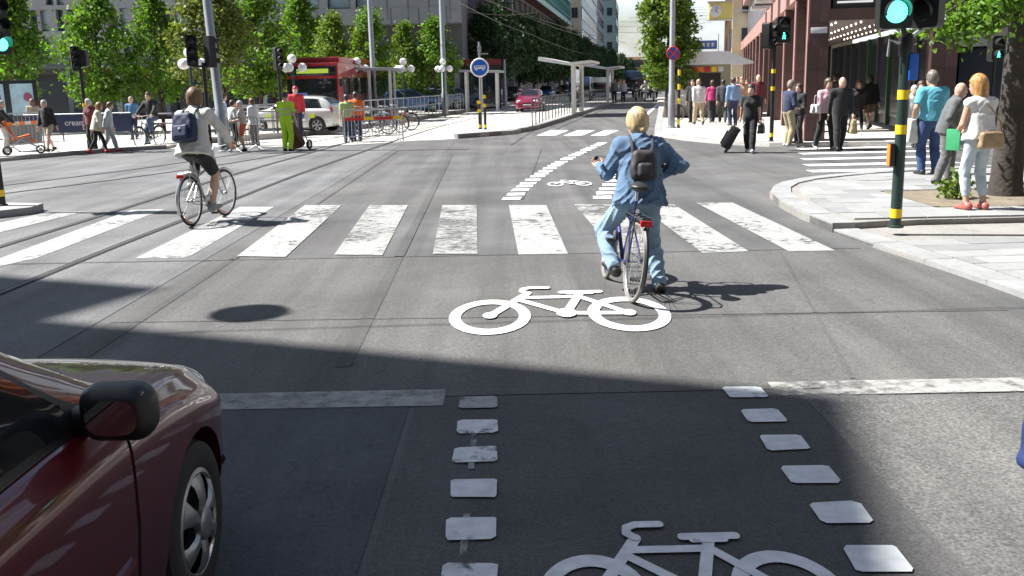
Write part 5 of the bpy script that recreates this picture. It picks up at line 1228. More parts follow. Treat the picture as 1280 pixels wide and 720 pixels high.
# bus lane sign with two banded marker posts
p9 = G(602, 166, .0); s9 = thing('road_sign', 'round blue bus lane sign on a slim post', 'sign', p9); pole(s9, 3.35, .04, GALV); f_, T_ = round_sign(s9, 2.42, .68, BLU, WSIGN, -.06)
o = MB(); o.prism(rounded_rect(.42, .13, .03), .022, .028, T_ @ Matrix.Translation((0, .015, 0))); o.prism(rounded_rect(.09, .09, .04), .022, .028, T_ @ Matrix.Translation((-.13, -.065, 0))); o.prism(rounded_rect(.09, .09, .04), .022, .028, T_ @ Matrix.Translation((.13, -.065, 0))); o.build('bus_symbol', WSIGN, f_, smooth=False)
o = MB()
for k in range(5): o.prism(rounded_rect(.055, .05, .01), .028, .032, T_ @ Matrix.Translation((-.15+.075*k, .035, 0)))
o.build('symbol_window', BLU, f_, smooth=False)
MB().box((0, 0, 3.1), (.14, .14, .2), bev=.02).build('lamp_box', GALV, s9); MB().box((.12, 0, 2.92), (.4, .05, .05)).build('cross_arm', GALV, s9)
for dx, dy, z in ((-.05, -.3, 1.0), (.16, -.5, 1.2)):
    mp_ = thing('marker_post', 'black marker post with yellow reflectors under the bus lane sign', 'bollard', p9+Vector((dx, dy, .15)), group='marker posts under the blue sign'); pole(mp_, z+.1, .05, BLKP, (.12, z-.32, z)); 
    for zz in (z, z-.32): MB().lathe([(.07, -.02), (.07, .02)], 12, Matrix.Translation((-.02, -.06, zz)) @ Matrix.Rotation(PI/2, 4, 'X')).build('reflector', YELP, mp_)
# globe lamps
GLOBE = M('opal globe', (.82, .82, .80), .35, var=.03)
gm = MB().sphere((0, 0, 0), .19, 12).mesh('globe')
def globes(label, px, py, Y, sc=1.0):
    x = (px-640)/1200*Y*.985; h = 1.85+(103-(px-640)*.0227-py)/1200*Y; t = thing('globe_lamp', label, 'street lamp', (x, Y, .1)); MB().lathe([(.08, 0), (.05, .1), (.045, h)], 12).build('post', DGRN, t)
    o = MB()
    for a in range(3):
        c = Vector((math.cos(a*2.1+.4)*.42*sc, math.sin(a*2.1+.4)*.42*sc, h-.05)); o.tube([(0, 0, h-.25), c*.6+Vector((0, 0, (h-.1)*.4-.12)), c], .02, 5); put('globe', gm, GLOBE, t, c).scale = (sc,)*3
    put('globe', gm, GLOBE, t, (0, 0, h+.32)).scale = (sc,)*3; o.tube([(0, 0, h-.2), (0, 0, h+.2)], .02, 5); o.build('arm', DGRN, t)
globes('cluster of white globe lamps beside the tall mast', 249, 83, 34, .95); globes('white globe lamp cluster between the signal and the red bus', 375, 87, 42, 1.0); globes('white globe lamp cluster above the bus shelter', 455, 88, 50, 1.0); globes('white globe lamp cluster beside the slim mast', 512, 88, 52, 1.0); globes('white globe lamp at the last linden tree', 561, 88, 53, .9)
# ------------------------------------------------------------------ wires
WIRE = M('contact wire', (.20, .19, .17), .6, .3, var=0)
def wire(label, a, b, sag=.3, r=.02, group='overhead tram wires'):
    a, b = Vector(a), Vector(b); pts = [a.lerp(b, t/10)-Vector((0, 0, sag*4*(t/10)*(1-t/10))) for t in range(11)]
    return tag(MB().tube(pts, r, 5).build('overhead_wire', WIRE), label, 'wire', group)
wire('tram contact wire sagging along the tram street', (-5.2, 30, 6.6), (2.0, 80, 5.6), .4); wire('tram contact wire sagging along the tram street', (2.0, 80, 5.6), (14, 150, 5.6), .4)
wire('span wire from the catenary mast across the tram street', (-3.4, 55, 7.6), (9, 88, 5.2), .5); wire('span wire from the catenary mast across the tram street', (-3.4, 55, 7.2), (12, 100, 5.5), .3); wire('span wire from the catenary mast across the tram street', (-6.7, 52, 7.2), (-3.4, 55, 6.6), .3)
wire('span wire from the slim mast towards the shaded trees', (-6.7, 52, 6.9), (3.2, 92, 8.2), .8); wire('thin wire reaching to the glass building', (-3.4, 55, 7.6), (2.6, 95, 10.2), .6)
for k in range(7): wire('thin wire spanning the street before the sky', (14+k*3.0, 150+k*12, 9+k*1.4), (30+k*3.6, 150+k*12, 9.3+k*1.4), .3, .022, 'wires across the far street')
# hanging lamp whose shadow falls on the road
lp = Vector((-2.2, 7.85, 0)); hz = 7.2; ll = Vector((lp.x-hz*.81*.985, lp.y+hz*.81*.172, hz))
hl_ = thing('hanging_lamp', 'round street lamp hung on a wire above the tram rails', 'street lamp', ll); MB().lathe([(.30, -.06), (.33, 0), (.30, .05), (.1, .14), (.04, .22)], 28, Matrix.Rotation(0.0, 4, 'Y')).build('shade', BLKP, hl_); MB().lathe([(.26, -.085), (.26, -.06)], 24).build('diffuser', GLOBE, hl_)
wire('thin lamp wire crossing high above the bicycle symbol', (P0.x+.3, P0.y-.3, 7.7), (13.5, 8.9, 7.9), .3, .012, 'lamp span wires'); MB().tube([(0, 0, .2), (0, 0, .46)], .012, 5).build('hanger', WIRE, hl_)
mast('grey mast out on the corner pavement holding the lamp wire', (13.5, 8.9, .03), 8.2, .12)
# ------------------------------------------------------------------ barriers and railings
def barrier(label, a, b, h=1.05, n=13, strip=None, sheetm=None, z=0.0, group=None):
    a, b = Vector((a[0], a[1], z)), Vector((b[0], b[1], z)); L_ = (b-a).length; t = thing('crowd_barrier', label, 'barrier', a, math.atan2(b.y-a.y, b.x-a.x), group)
    MB().tube(smooth_path([(0, 0, 0), (0, 0, h-.15), (.04, 0, h-.04), (.15, 0, h), (L_-.15, 0, h), (L_-.04, 0, h-.04), (L_, 0, h-.15), (L_, 0, 0)], 3), .022, 8).build('frame', GALV, t); MB().tube([(0, 0, .2), (L_, 0, .2)], .018, 8).build('bottom_rail', GALV, t)
    for k in range(1, n): MB().tube([(L_*k/n, 0, .2), (L_*k/n, 0, h)], .011, 6, caps=False).build('bar', GALV, t)
    for x in (.15, L_-.15): MB().tube([(x, -.28, .01), (x, 0, .14), (x, .28, .01)], .018, 6).build('foot', GALV, t)
    if strip:
        for k in range(6): MB().box((L_*(.08+.168*k), -.03, h-.30), (L_*.165, .02, .10)).build('striped_board', strip[k % len(strip)], t, smooth=False)
    if sheetm: MB().box((L_/2, .03, .55), (L_*.96, .015, .66)).build('sheet', sheetm, t, smooth=False)
    return t
barrier('steel crowd barrier with red and yellow board beside the orange vested worker', G(432, 179), G(504, 176), 1.08, 17, [REDT, REDT, YELP])
barrier('steel crowd barrier in front of the group in white shirts', G(289, 191), G(324, 187), 1.0, 9, None, None)
barrier('steel crowd barrier closing the end of the white shirted group', G(279, 183), G(298, 180), 1.0, 7, None, None)
barrier('grey sheeted barrier with orange white stripes behind the orange pushchair', G(12, 190, .1), G(56, 186, .1), 1.15, 9, [ORGP, WSIGN], M('grey mesh sheet', (.30, .31, .31), .7, var=.2, scale=12), .1)
def railing(label, pts, h=1.05, post=1.0, mid=True, mat=GALV, z=.15, bars=False):
    t = thing('railing', label, 'railing', (pts[0][0], pts[0][1], z)); o = Vector((pts[0][0], pts[0][1], 0)); P = [Vector((p[0], p[1], 0))-o for p in pts]
    MB().tube([p+Vector((0, 0, h)) for p in P], .026, 8).build('top_rail', mat, t)
    if mid: MB().tube([p+Vector((0, 0, h*.55)) for p in P], .018, 6).build('middle_rail', mat, t)
    for i in range(len(P)-1):
        L_ = (P[i+1]-P[i]).length; n = max(1, round(L_/post))
        for k in range(n+(i == len(P)-2)): q = P[i].lerp(P[i+1], k/n); MB().tube([q, q+Vector((0, 0, h))], .024, 6).build('railing_post', mat, t)
    return t
def line(a, b, n): a, b = Vector(a), Vector(b); return [a.lerp(b, k/n) for k in range(n+1)]
DST = M('dark steel', (.10, .11, .12), .5, .4)
railing('steel railing with dark posts along the kerbed stop island', [(.95, 38.6), (1.85, 44.2), (6.0, 67), (9.2, 84)], 1.05, 1.15, mat=DST)
railing('pale railing of the tram stop behind the worker in yellow', [(-9.6, 34.6), (-8.3, 37.2), (-7.3, 40.5)], 1.05, .9, z=.2)
railing('pale railing along the platform edge by the parked cars', [(-6.4, 43.5), (-5.2, 48.8), (-2.9, 63.5)], 1.0, .9, z=.2)
railing('low pale railing by the group in white shirts', [(-11.0, 36.5), (-8.9, 36.8)], 1.05, .55, z=.1)
# ------------------------------------------------------------------ shelters
SHR = M('shelter roof grey', (.33, .34, .35), .5, var=.12); SHW = M('shelter white', (.66, .66, .64), .5); GLS = M('shelter glass', (.5, .6, .6), .03, var=0, trans=1.0)
def shelter(label, x, y, w, dpt, h, rz, pan=True, tilt=.04, roofm=SHR, posts=3, pm=SHW):
    t = thing('bus_shelter', label, 'shelter', (x, y, .15), rz); MB().box((0, 0, h), (w, dpt, .14), bev=.03, ry=tilt).build('roof', roofm, t)
    for k in range(posts): MB().box((-w*.36+w*.72*k/(posts-1), -dpt*.25, h/2), (.13, .13, h)).build('post', pm, t, smooth=False)
    for k in range(2): MB().box((-w*.36+w*.72*k, dpt*.3, h/2), (.1, .1, h)).build('post', pm, t, smooth=False)
    if pan:
        for k in range(posts-1): MB().box((-w*.36+w*.72*(k+.5)/(posts-1), dpt*.3, 1.2), (w*.72/(posts-1)-.12, .015, 1.9)).build('glass_panel', GLS, t, smooth=False)
    MB().box((0, dpt*.12, .45), (w*.5, .35, .06), bev=.01).build('bench', DST, t); return t
shelter('large bus shelter with a curved grey roof beside the red bus', -7.5, 50.5, 4.4, 2.4, 2.55, -.05, roofm=SHR, posts=4)
shelter('small bus shelter behind the round blue sign', -1.55, 60, 2.6, 1.6, 2.4, -.1)
def tshelter(label, x, y, rz=-.17, L_=7.0):
    t = thing('stop_shelter', label, 'shelter', (x, y, .15), rz); MB().prism([(-1.5, 2.75), (-1.45, 2.95), (.1, 2.62), (1.2, 2.72), (1.2, 2.6), (.1, 2.48)], -L_/2, L_/2, Matrix.Rotation(PI/2, 4, 'X')).build('roof', SHW, t, smooth=False)
    for y0 in (-L_*.42, -L_*.3, L_*.3, L_*.42): MB().box((.25, y0, 1.28), (.16, .22, 2.5)).build('post', SHW, t, smooth=False)
    MB().box((.25, 0, 1.3), (.02, L_*.55, 2.0)).build('glass_panel', GLS, t, smooth=False); MB().box((-.2, 0, .5), (.4, L_*.4, .07), bev=.01).build('bench', DST, t); return t
tshelter('white winged tram stop shelter on the railed island', 3.55, 53, L_=6); tshelter('white winged tram stop shelter nearer the motorcycles', 7.7, 76, L_=7)
# kiosk
kp = G(882, 148, .11); kk = thing('kiosk', 'beige street kiosk with pale roof and blue sign board', 'kiosk', (kp.x+.2, kp.y+3.0, .11), -.08); KB = M('kiosk beige', (.40, .37, .29), .6, var=.12); KR = M('kiosk roof pale', (.74, .78, .80), .45)
MB().box((0, 0, 1.2), (2.7, 2.2, 2.3), bev=.04).build('wall', KB, kk); MB().prism([(-1.6, 2.35), (-1.15, 2.9), (1.15, 2.9), (2.3, 2.42), (2.3, 2.33), (-1.6, 2.33)], -1.5, 1.5, Matrix.Rotation(PI/2, 4, 'X')).build('roof', KR, kk, smooth=False)
MB().box((-.3, -1.2, 3.2), (2.0, .12, .38), bev=.02).build('sign_board', M('kiosk sign blue', (.10, .22, .55), .5), kk)
for k in range(9):
    if k != 4: MB().box((-1.1+k*.2, -1.27, 3.2), (.11, .02, .17)).build('sign_letter', WSIGN, kk, smooth=False)
MB().box((-.95, -1.12, 1.25), (.62, .06, 1.5), bev=.02).build('poster_case', WHT, kk); MB().box((.25, -1.12, 1.45), (1.3, .06, 1.0)).build('hatch', SHOPD, kk, smooth=False); MB().box((.25, -1.3, .95), (1.4, .4, .06)).build('counter', STL, kk, smooth=False)
for k in range(5): MB().box((-.3+k*.3, -1.14, 2.12), (.24, .04, .22)).build('price_board', random.choice([YELP, REDS, WHT, ORGP]), kk, smooth=False)
# poster boards, banner and cafe fence on the square
pb = thing('poster_board', 'pale blue twin poster board beneath the linden tree', 'poster board', (-21.0, 41, .1)); MB().box((0, 0, 1.35), (2.7, .12, 1.9), bev=.03).build('frame', BLKP, pb)
for x, w in ((-.62, 1.25), (.75, .95)):
    s_ = MB().box((x, -.07, 1.5), (w, .02, 1.3)).build('poster', M('poster pale blue', (.35, .50, .58), .5, var=.45, scale=3), pb, smooth=False); MB().lathe([(.18, 0), (.18, .012)], 16, Matrix.Translation((x+w*.25, -.085, 1.6)) @ Matrix.Rotation(PI/2, 4, 'X')).build('print', M('poster maroon', (.30, .08, .14), .6), s_); MB().box((x, -.07, .70), (w, .02, .24)).build('caption', FRM, pb, smooth=False)
for x in (-1.2, 1.2): MB().box((x, 0, .2), (.1, .1, .4)).build('leg', BLKP, pb, smooth=False)
ba = thing('cafe_banner', 'dark blue canvas bar banner on a low fence', 'banner', (-15.9, 35.6, .1)); NAVY = M('navy canvas', (.012, .02, .06), .7, var=.2)
MB().box((.2, 0, .62), (3.9, .04, .62), bev=.01).build('canvas', NAVY, ba); MB().tube([(-1.75, 0, .98), (2.15, 0, .98)], .02, 6).build('top_rail', GALV, ba)
for x in (-1.7, -.4, .9, 2.1): MB().tube([(x, .03, 0), (x, .03, 1.0)], .025, 6).build('post', DST, ba)
def text(parent, s_, size, loc, mat, rx=PI/2, name='lettering'):
    c = bpy.data.curves.new(name, 'FONT'); c.body = s_; c.size = size; c.extrude = .004; c.align_x = 'CENTER'; c.align_y = 'CENTER'
    o = bpy.data.objects.new('t', c); dg = bpy.context.evaluated_depsgraph_get(); me = bpy.data.meshes.new_from_object(o); bpy.data.objects.remove(o); q = put(name, me, mat, parent); q.location = loc; q.rotation_euler = (rx, 0, 0); return q
text(ba, 'cream Bar', .30, (.35, -.03, .66), M('banner lettering', (.5, .5, .52), .6))
for k in range(9): 
    fx = -12.6+k*1.5
fn_ = thing('cafe_fence', 'low dark cafe fence behind the man with the bicycle', 'fence', (-13.2, 36.2, .1))
for z in (.25, .55, .9): MB().tube([(0, 0, z), (5.4, 0, z)], .03, 6).build('rail', DST, fn_)
for k in range(8): MB().box((k*.77, 0, .48), (.06, .06, .96)).build('post', DST, fn_, smooth=False)
# parasols and kiosk awning far left
aw = thing('market_awning', 'pale blue market awning at the edge of the square', 'awning', (-22.9, 38, .1)); MB().prism([(-1.5, 2.15), (-1.2, 2.55), (1.2, 2.55), (1.5, 2.15), (1.42, 2.05), (-1.42, 2.05)], -1.2, 1.2, Matrix.Rotation(PI/2, 4, 'X')).build('canopy', M('awning pale blue', (.40, .58, .70), .6), aw, smooth=False)
for x in (-1.3, 1.3):
    for y in (-1.1, 1.1): MB().box((x, y, 1.02), (.07, .07, 2.05)).build('pole', GALV, aw, smooth=False)
# ------------------------------------------------------------------ vehicles
car('dark red hatchback car waiting beside the painted cycle lane', (-1.96, 2.07, 0), 0, (.12, .006, .012), near=True)
STD = -math.degrees(math.atan(.17))
p = G(664, 140); car('red hatchback car driving along the tram street', (p.x, p.y+1.7, .006), 180+STD+2, (.25, .012, .05))
for px, py, hd_, col, lab, z in ((512, 141, -70, (.05, .12, .28), 'blue car parked behind the platform railing by the shelter', .2), (543, 138, -60, (.10, .15, .24), 'grey blue car parked behind the platform railing', .2), (611, 131, 160, (.22, .26, .30), 'silver grey car beside the small bus shelter', .1),
      (684, 124, 172, (.02, .06, .20), 'dark blue car following the red hatchback', .006), (705, 120, 172, (.03, .035, .04), 'black car beyond the dark blue car', .006), (640, 128, 168, (.03, .05, .05), 'dark green car in the shade of the street trees', .1), (571, 136, -65, (.05, .10, .20), 'steel blue car parked near the last linden tree', .2), (592, 133, -62, (.16, .18, .20), 'grey car parked behind the small bus shelter', .2), (724, 118, 172, (.05, .06, .07), 'charcoal car under the stop shelter wing', .006), (818, 113, -5, (.02, .03, .07), 'navy car beyond the motorcycles', 0)):
    p = G(px, py, z); car(lab, (p.x, p.y+(1.7 if abs(hd_) > 90 else .8), z), hd_, col)
p = G(364, 167, .1); car('white patrol car with yellow and blue blocks behind the railing', (p.x, p.y+1.0, .1), 78, (.62, .62, .60), police=True, name='police_car')
def bigbox(name, label, cat, loc, heading, L_, Wd, H_, paint, glass=True, display=False, roof=None):
    t = thing(name, label, cat, loc, R_(heading)); PMb = paint
    MB().box((0, 0, .35+(H_-.35)/2), (Wd, L_, H_-.35), bev=.14).build('body', PMb, t)
    MB().box((0, L_/2+.01, H_*.52), (Wd*.93, .06, H_*.42), bev=.02).build('windscreen', GLASSD, t)
    if display: MB().box((0, L_/2+.012, H_*.86), (Wd*.93, .07, .42), bev=.02).build('display_surround', GLASSD, t); MB().box((-.05, L_/2+.05, H_*.86), (Wd*.6, .02, .20)).build('display', M('bus display amber', (.25, .30, .03), .5, emit=(.35, .5, .05), es=.35), t, smooth=False)
    for sx in (-1, 1):
        for k in range(int(L_/1.6)-1): MB().box((sx*Wd/2, L_/2-1.6-k*1.6, H_*.60), (.04, 1.42, H_*.30), bev=.015).build('window', GLASSD, t)
        for y in (L_/2-2.2 if L_ > 7 else L_/2-1.0, -L_/2+2.2 if L_ > 7 else -L_/2+1.0):
            w = put('wheel', car_meshes()['tyre'], RUB, t); w.scale = (1.3, 1.55, 1.55); w.location = (sx*(Wd/2-.1), y, .47); put('hub', car_meshes()['hub'], HUBM, w)
        MB().box((sx*Wd*.36, L_/2+.02, .75), (.34, .06, .2), bev=.03).build('headlight', LAMP, t); MB().box((sx*(Wd/2+.12), L_/2+.05, H_*.66), (.16, .08, .36), bev=.03).build('mirror', TRIMB, t)
    MB().box((0, L_/2+.02, .55), (Wd*.98, .08, .24), bev=.03).build('bumper', TRIMB, t)
    if roof: MB().box((0, -.3, H_+.12), (Wd*.9, L_*.9, .3), bev=.1).build('roof_fairing', roof, t)
    return t
REDBUS = M('bus red', (.36, .012, .02), .3, .1, coat=.6); bp = G(409, 153, .2)
bigbox('city_bus', 'red city bus with a black front and destination display', 'bus', (bp.x-.2, bp.y+5.5, .2), 176, 11, 2.5, 2.75, REDBUS, display=True, roof=REDBUS)
bigbox('van', 'blue van under the winged stop shelter', 'van', (6.9, 92, .0), 172, 5, 2.0, 2.2, M('van blue', (.08, .16, .36), .3, .2, coat=.6))
bigbox('truck', 'dark blue box truck far down the street', 'truck', (17.2, 132, 0), 172, 7, 2.5, 3.0, M('truck blue', (.02, .045, .10), .4))
bigbox('van', 'white van between the stop shelters far away', 'van', (11.2, 118, .0), 172, 5, 2.0, 2.2, M('van white', (.6, .6, .6), .3, .2, coat=.6))
def motorcycle(label, loc, heading, col):
    t = thing('motorcycle', label, 'motorcycle', loc, R_(heading)); PMm = M('moto paint %.2f' % col[0], col, .3, .2, coat=.6)
    for y in (-.68, .72):
        w = MB().tube(circ((0, y, .32), .25, 22), .07, 8, closed=True).build('wheel', RUB, t); MB().lathe([(.19, -.03), (.19, .03)], 16, Matrix.Translation((0, y, .32)) @ Matrix.Rotation(PI/2, 4, 'Y')).build('rim', ALU, w)
    MB().sphere((0, .18, .82), .2, 10, (.75, 1.4, .7)).build('tank', PMm, t); MB().box((0, -.35, .78), (.26, .75, .12), bev=.05).build('seat', SADM, t); MB().box((0, .05, .45), (.3, .6, .36), bev=.06).build('engine', DST, t); MB().sphere((0, .62, .95), .22, 10, (1, .9, 1.1)).build('fairing', PMm, t)
    MB().lathe([(.09, 0), (.09, .05)], 14, Matrix.Translation((0, .80, .95)) @ Matrix.Rotation(-PI/2, 4, 'X')).build('headlight', LAMP, t); MB().tube([(-.38, .38, 1.05), (0, .5, 1.0), (.38, .38, 1.05)], .018, 6).build('handlebar', ALU, t)
    for sx in (-1, 1): MB().tube([(sx*.08, .5, .95), (sx*.08, .72, .32)], .03, 6).build('fork', ALU, t); MB().box((sx*.26, -.62, .68), (.2, .42, .3), bev=.05).build('pannier', TRIMB, t)
    return t
for i, (px, py, col, lab, jc) in enumerate(((795, 126, (.03, .03, .03), 'black touring motorcycle with panniers leading the three', (.03, .03, .035)), (806, 127.5, (.10, .12, .10), 'grey motorcycle between the two other motorcycles', (.35, .36, .30)), (817, 127, (.04, .04, .05), 'dark motorcycle ridden next to the white edge line', (.02, .02, .025)))):
    p = G(px, py); motorcycle(lab, (p.x, p.y, 0), 172, col)
    person(('rider in black on the leading touring motorcycle', 'rider in pale jacket on the grey motorcycle', 'rider in black beside the white edge line')[i], (p.x+.04, p.y+.3, 0), 172, 1.75, dict(pelvis=(0, 0, .90), lean=10, fl=(-.24, .3, .36), fr=(.24, .3, .36), hl=(-.34, .62, 1.06), hr=(.34, .62, 1.06), kl=(-.6, 1, .3), kr=(.6, 1, .3)), (jc, 'jacket'), ((.02, .02, .025), 'trousers'), ((.5, .5, .5) if i == 1 else (.02, .02, .02), 'cap'), vox=.035, fold=0)
# ------------------------------------------------------------------ the two cyclists
DENIM = M('denim jacket', (.105, .185, .30), .85, var=.3, scale=12, bump=.3, bscale=260, sheen=.2); JEANS = M('pale washed jeans', (.25, .37, .48), .88, var=.32, scale=9, bump=.3, bscale=260, sheen=.2)
hb_ = 6; bc = Vector((1.0, 7.95, 0))+Vector((-math.sin(R_(hb_)), math.cos(R_(hb_)), 0))*.5
bicycle('dark blue city bicycle held by the woman in denim', bc, hb_, lean=7, steer=-4, col=(.02, .03, .16), tyre=RUBD, rider_fit='yes', pedal=-95, hbz=.10, saddle_z=.98)
pr, J = person('woman in denim jacket and jeans standing astride her bicycle', (1.15, 8.44, 0), 8, 1.60, dict(pelvis=(.0, .02, .925), lean=13, side=2, yaw=-4, fl=(-.27, -.08, .26), fr=(.15, -.15, .085), hl=(-.30, .42, 1.17), hr=(.20, .16, 1.08), el=(-.45, -.3, -1), er=(1, -.45, -.05), head=(14, 6), pitch_fl=-18, tl=18, tr=-6, kl=(-.55, 1, 0), kr=(.05, 1, 0)), ((.1, .2, .34), 'jacket', DENIM), ((.24, .36, .48), 'trousers', JEANS), ((.66, .50, .26), 'bun'), (.02, .018, .018), vox=.0105, female=True, fold=.012, hands=('grip', 'relaxed'), hem_=-.115, flare_=.06, girth=1.06)
backpack(pr, J, (.045, .04, .045), w=.24, h=.29, d=.10, lab='small black backpack worn by the woman in denim', z=.25)
hr_ = -9; rc = Vector((-4.33, 13.72, 0))
bicycle('silver bicycle with orange reflectors under the man in white jacket', rc, hr_, lean=-1, steer=-4, col=(.42, .42, .40), rider_fit='yes', refl=True, pedal=-82, saddle_z=.97)
pr, J = person('cyclist in white jacket and black shorts riding over the crossing', rc, hr_, 1.80, dict(pelvis=(0, -.25, 1.00), lean=17, side=-5, yaw=-6, fl=(-.125, -.17, .535), fr=(.125, -.11, .235), hl=(-.29, .22, 1.06), hr=(.29, .20, 1.06), el=(-1, -.3, -.5), er=(1, -.3, -.5), kl=(-.2, 1, .1), kr=(.15, 1, .1), head=(8, -6), pitch_fr=-8), ((.62, .61, .56), 'coat'), ((.012, .012, .014), 'shorts'), ((.20, .11, .05), 'bob'), (.30, .30, .30), vox=.014, fold=.008, hands=('grip', 'grip'), hem_=-.10, flare_=.10)
backpack(pr, J, (.012, .022, .07), w=.34, h=.42, d=.17, lab='navy blue backpack worn by the cyclist in white jacket', z=.23)
# ------------------------------------------------------------------ people on foot
def who(label, px, py, ytop, face, z=0.0, hmin=1.5, hmax=1.9, **k):
    p = G(px, py, z); D = p.y*math.cos(PITCH)+(EYE-z)*math.sin(PITCH); h = max(hmin, min(hmax, (py-ytop)*D/1200*1.02))
    if 'vox' not in k: k['vox'] = .016 if D < 20 else .022 if D < 34 else .028
    if D > 22: k.setdefault('fold', .004)
    return person(label, p, face, h, **k)
WALK = dict(fl=(-.10, .26, .10), fr=(.10, -.28, .13), hl=(-.25, -.14, .82), hr=(.25, .18, .84), pitch_fr=25, pitch_fl=-8, lean=4); WALK2 = dict(fl=(-.10, -.26, .13), fr=(.10, .24, .10), hl=(-.25, .17, .84), hr=(.25, -.13, .82), pitch_fl=25, pitch_fr=-8, lean=4)
HOLD = dict(hl=(-.12, .26, 1.05), hr=(.14, .26, 1.08)); NVY = (.02, .03, .075); BLKC = (.012, .012, .014); GRYC = (.11, .11, .115); WHC = (.60, .60, .60); KHA = (.42, .35, .22)
wt, Jw = who('woman with reddish blonde hair in white sleeveless top and pale jeans', 1217, 262, 105, 14, .118, pose=dict(hl=(-.16, .25, 1.0), hr=(.10, .28, 1.06), head=(25, 8), fl=(-.10, .03, .085), fr=(.12, -.03, .085)), top=((.66, .66, .64), 'sleeveless'), bottom=((.46, .53, .58), 'cropped'), hair=((.50, .26, .09), 'long'), shoes=(.45, .12, .10), vox=.013, female=True, skin=1, hem_=-.02, flare_=.05)
gs_, Jg = who('bald man in grey suit leaning towards the blonde woman', 1178, 229, 110, -105, .118, pose=dict(lean=14, hl=(-.10, .20, .98), hr=(.18, .18, 1.0), head=(10, 0), fl=(-.10, .10, .085), fr=(.12, -.12, .085)), top=((.105, .11, .115), 'jacket'), bottom=((.13, .13, .13), 'trousers'), hair=((.6, .6, .58), 'bald'), vox=.014, girth=1.05)
aq, Ja = who('heavy man in aqua polo shirt and blue jeans seen from behind', 1160, 218, 97, 4, .118, pose=dict(hl=(-.27, .14, .95), hr=(.26, .12, .88), fl=(-.12, .02, .085), fr=(.12, -.03, .085), head=(6, 4)), top=((.11, .42, .55), 'tee'), bottom=((.03, .06, .17), 'trousers'), hair=((.20, .17, .14), 'short'), vox=.014, girth=1.18, skin=1)
who('white haired man in white jacket beside the signal post', 1137, 188, 112, 178, .0, top=(WHC, 'jacket'), bottom=(BLKC, 'trousers'), hair=((.62, .62, .6), 'short'), pose=WALK)
who('woman in grey jacket behind the white haired man', 1146, 184, 107, 170, .0, top=((.36, .36, .34), 'jacket'), bottom=(GRYC, 'trousers'), hair=((.10, .06, .04), 'bob'), female=True)
who('person in pink top and jeans walking beyond the stout tree', 1275, 217, 122, 10, .0, top=((.62, .22, .25), 'tee'), bottom=((.03, .05, .14), 'trousers'), hair=((.15, .09, .05), 'pony'), female=True, pose=WALK)
pk, Jp = who('woman in pink blouse and black trousers with white handbag', 1030, 187, 104, 190, .0, top=((.66, .40, .46), 'blouse'), bottom=(BLKC, 'trousers'), hair=((.10, .06, .04), 'bob'), female=True, pose=WALK, shoes=(.5, .4, .38))
bk_, Jb = who('bald man in black suit walking with a paper bag', 1048, 188, 102, 176, .0, top=(BLKC, 'jacket'), bottom=(BLKC, 'trousers'), hair=((.1, .1, .1), 'bald'), pose=WALK2)
who('man in navy sweater and khaki trousers by the granite pillar', 984, 183, 106, -72, .11, top=(NVY, 'shirt'), bottom=(KHA, 'trousers'), hair=((.3, .25, .2), 'short'), pose=HOLD, shoes=(.5, .48, .45))
who('woman in black facing the man in navy sweater', 998, 179, 110, 120, .11, top=(BLKC, 'jacket'), bottom=(BLKC, 'trousers'), hair=((.08, .05, .035), 'bob'), female=True, pose=HOLD)
who('woman in black coat and pink scarf in the arcade entrance', 1070, 166, 105, 178, .0, top=((.03, .028, .03), 'coat'), bottom=(BLKC, 'slim'), hair=((.2, .1, .05), 'long'), female=True, pose=WALK)
who('person in black coat and brown skirt entering the arcade', 1086, 161, 99, 5, .11, top=(BLKC, 'coat'), bottom=((.16, .12, .06), 'skirt'), hair=((.06, .04, .03), 'bob'), female=True, pose=WALK2)
for i, (px, py, tp, c1, c2, lab) in enumerate(((1054, 142, 92, (.10, .12, .14), BLKC, 'dark clothed shopper deep inside the arcade by the green frames'), (1100, 147, 93, (.25, .25, .25), BLKC, 'shopper in grey top inside the arcade'), (1114, 150, 96, (.42, .42, .40), GRYC, 'shopper in pale shirt near the arcade shop windows'), (1040, 150, 97, BLKC, BLKC, 'shopper in black behind the pink bloused woman'), (1064, 138, 92, (.3, .22, .16), BLKC, 'shopper in brown jacket deep in the arcade'))):
    who(lab, px, py, tp, 170+i*40, .11, top=(c1, 'shirt'), bottom=(c2, 'trousers'), hair=((.08, .05, .03), 'short'), pose=WALK if i % 2 else None, vox=.03)
sw_, Js = who('woman in black pulling a black wheeled suitcase', 937, 191, 111, 158, .0, top=(BLKC, 'tee'), bottom=(BLKC, 'trousers'), hair=((.05, .035, .03), 'bob'), female=True, pose=dict(WALK, hr=(.30, -.22, .80), hl=(-.25, .06, .80)), shoes=(.5, .5, .5))
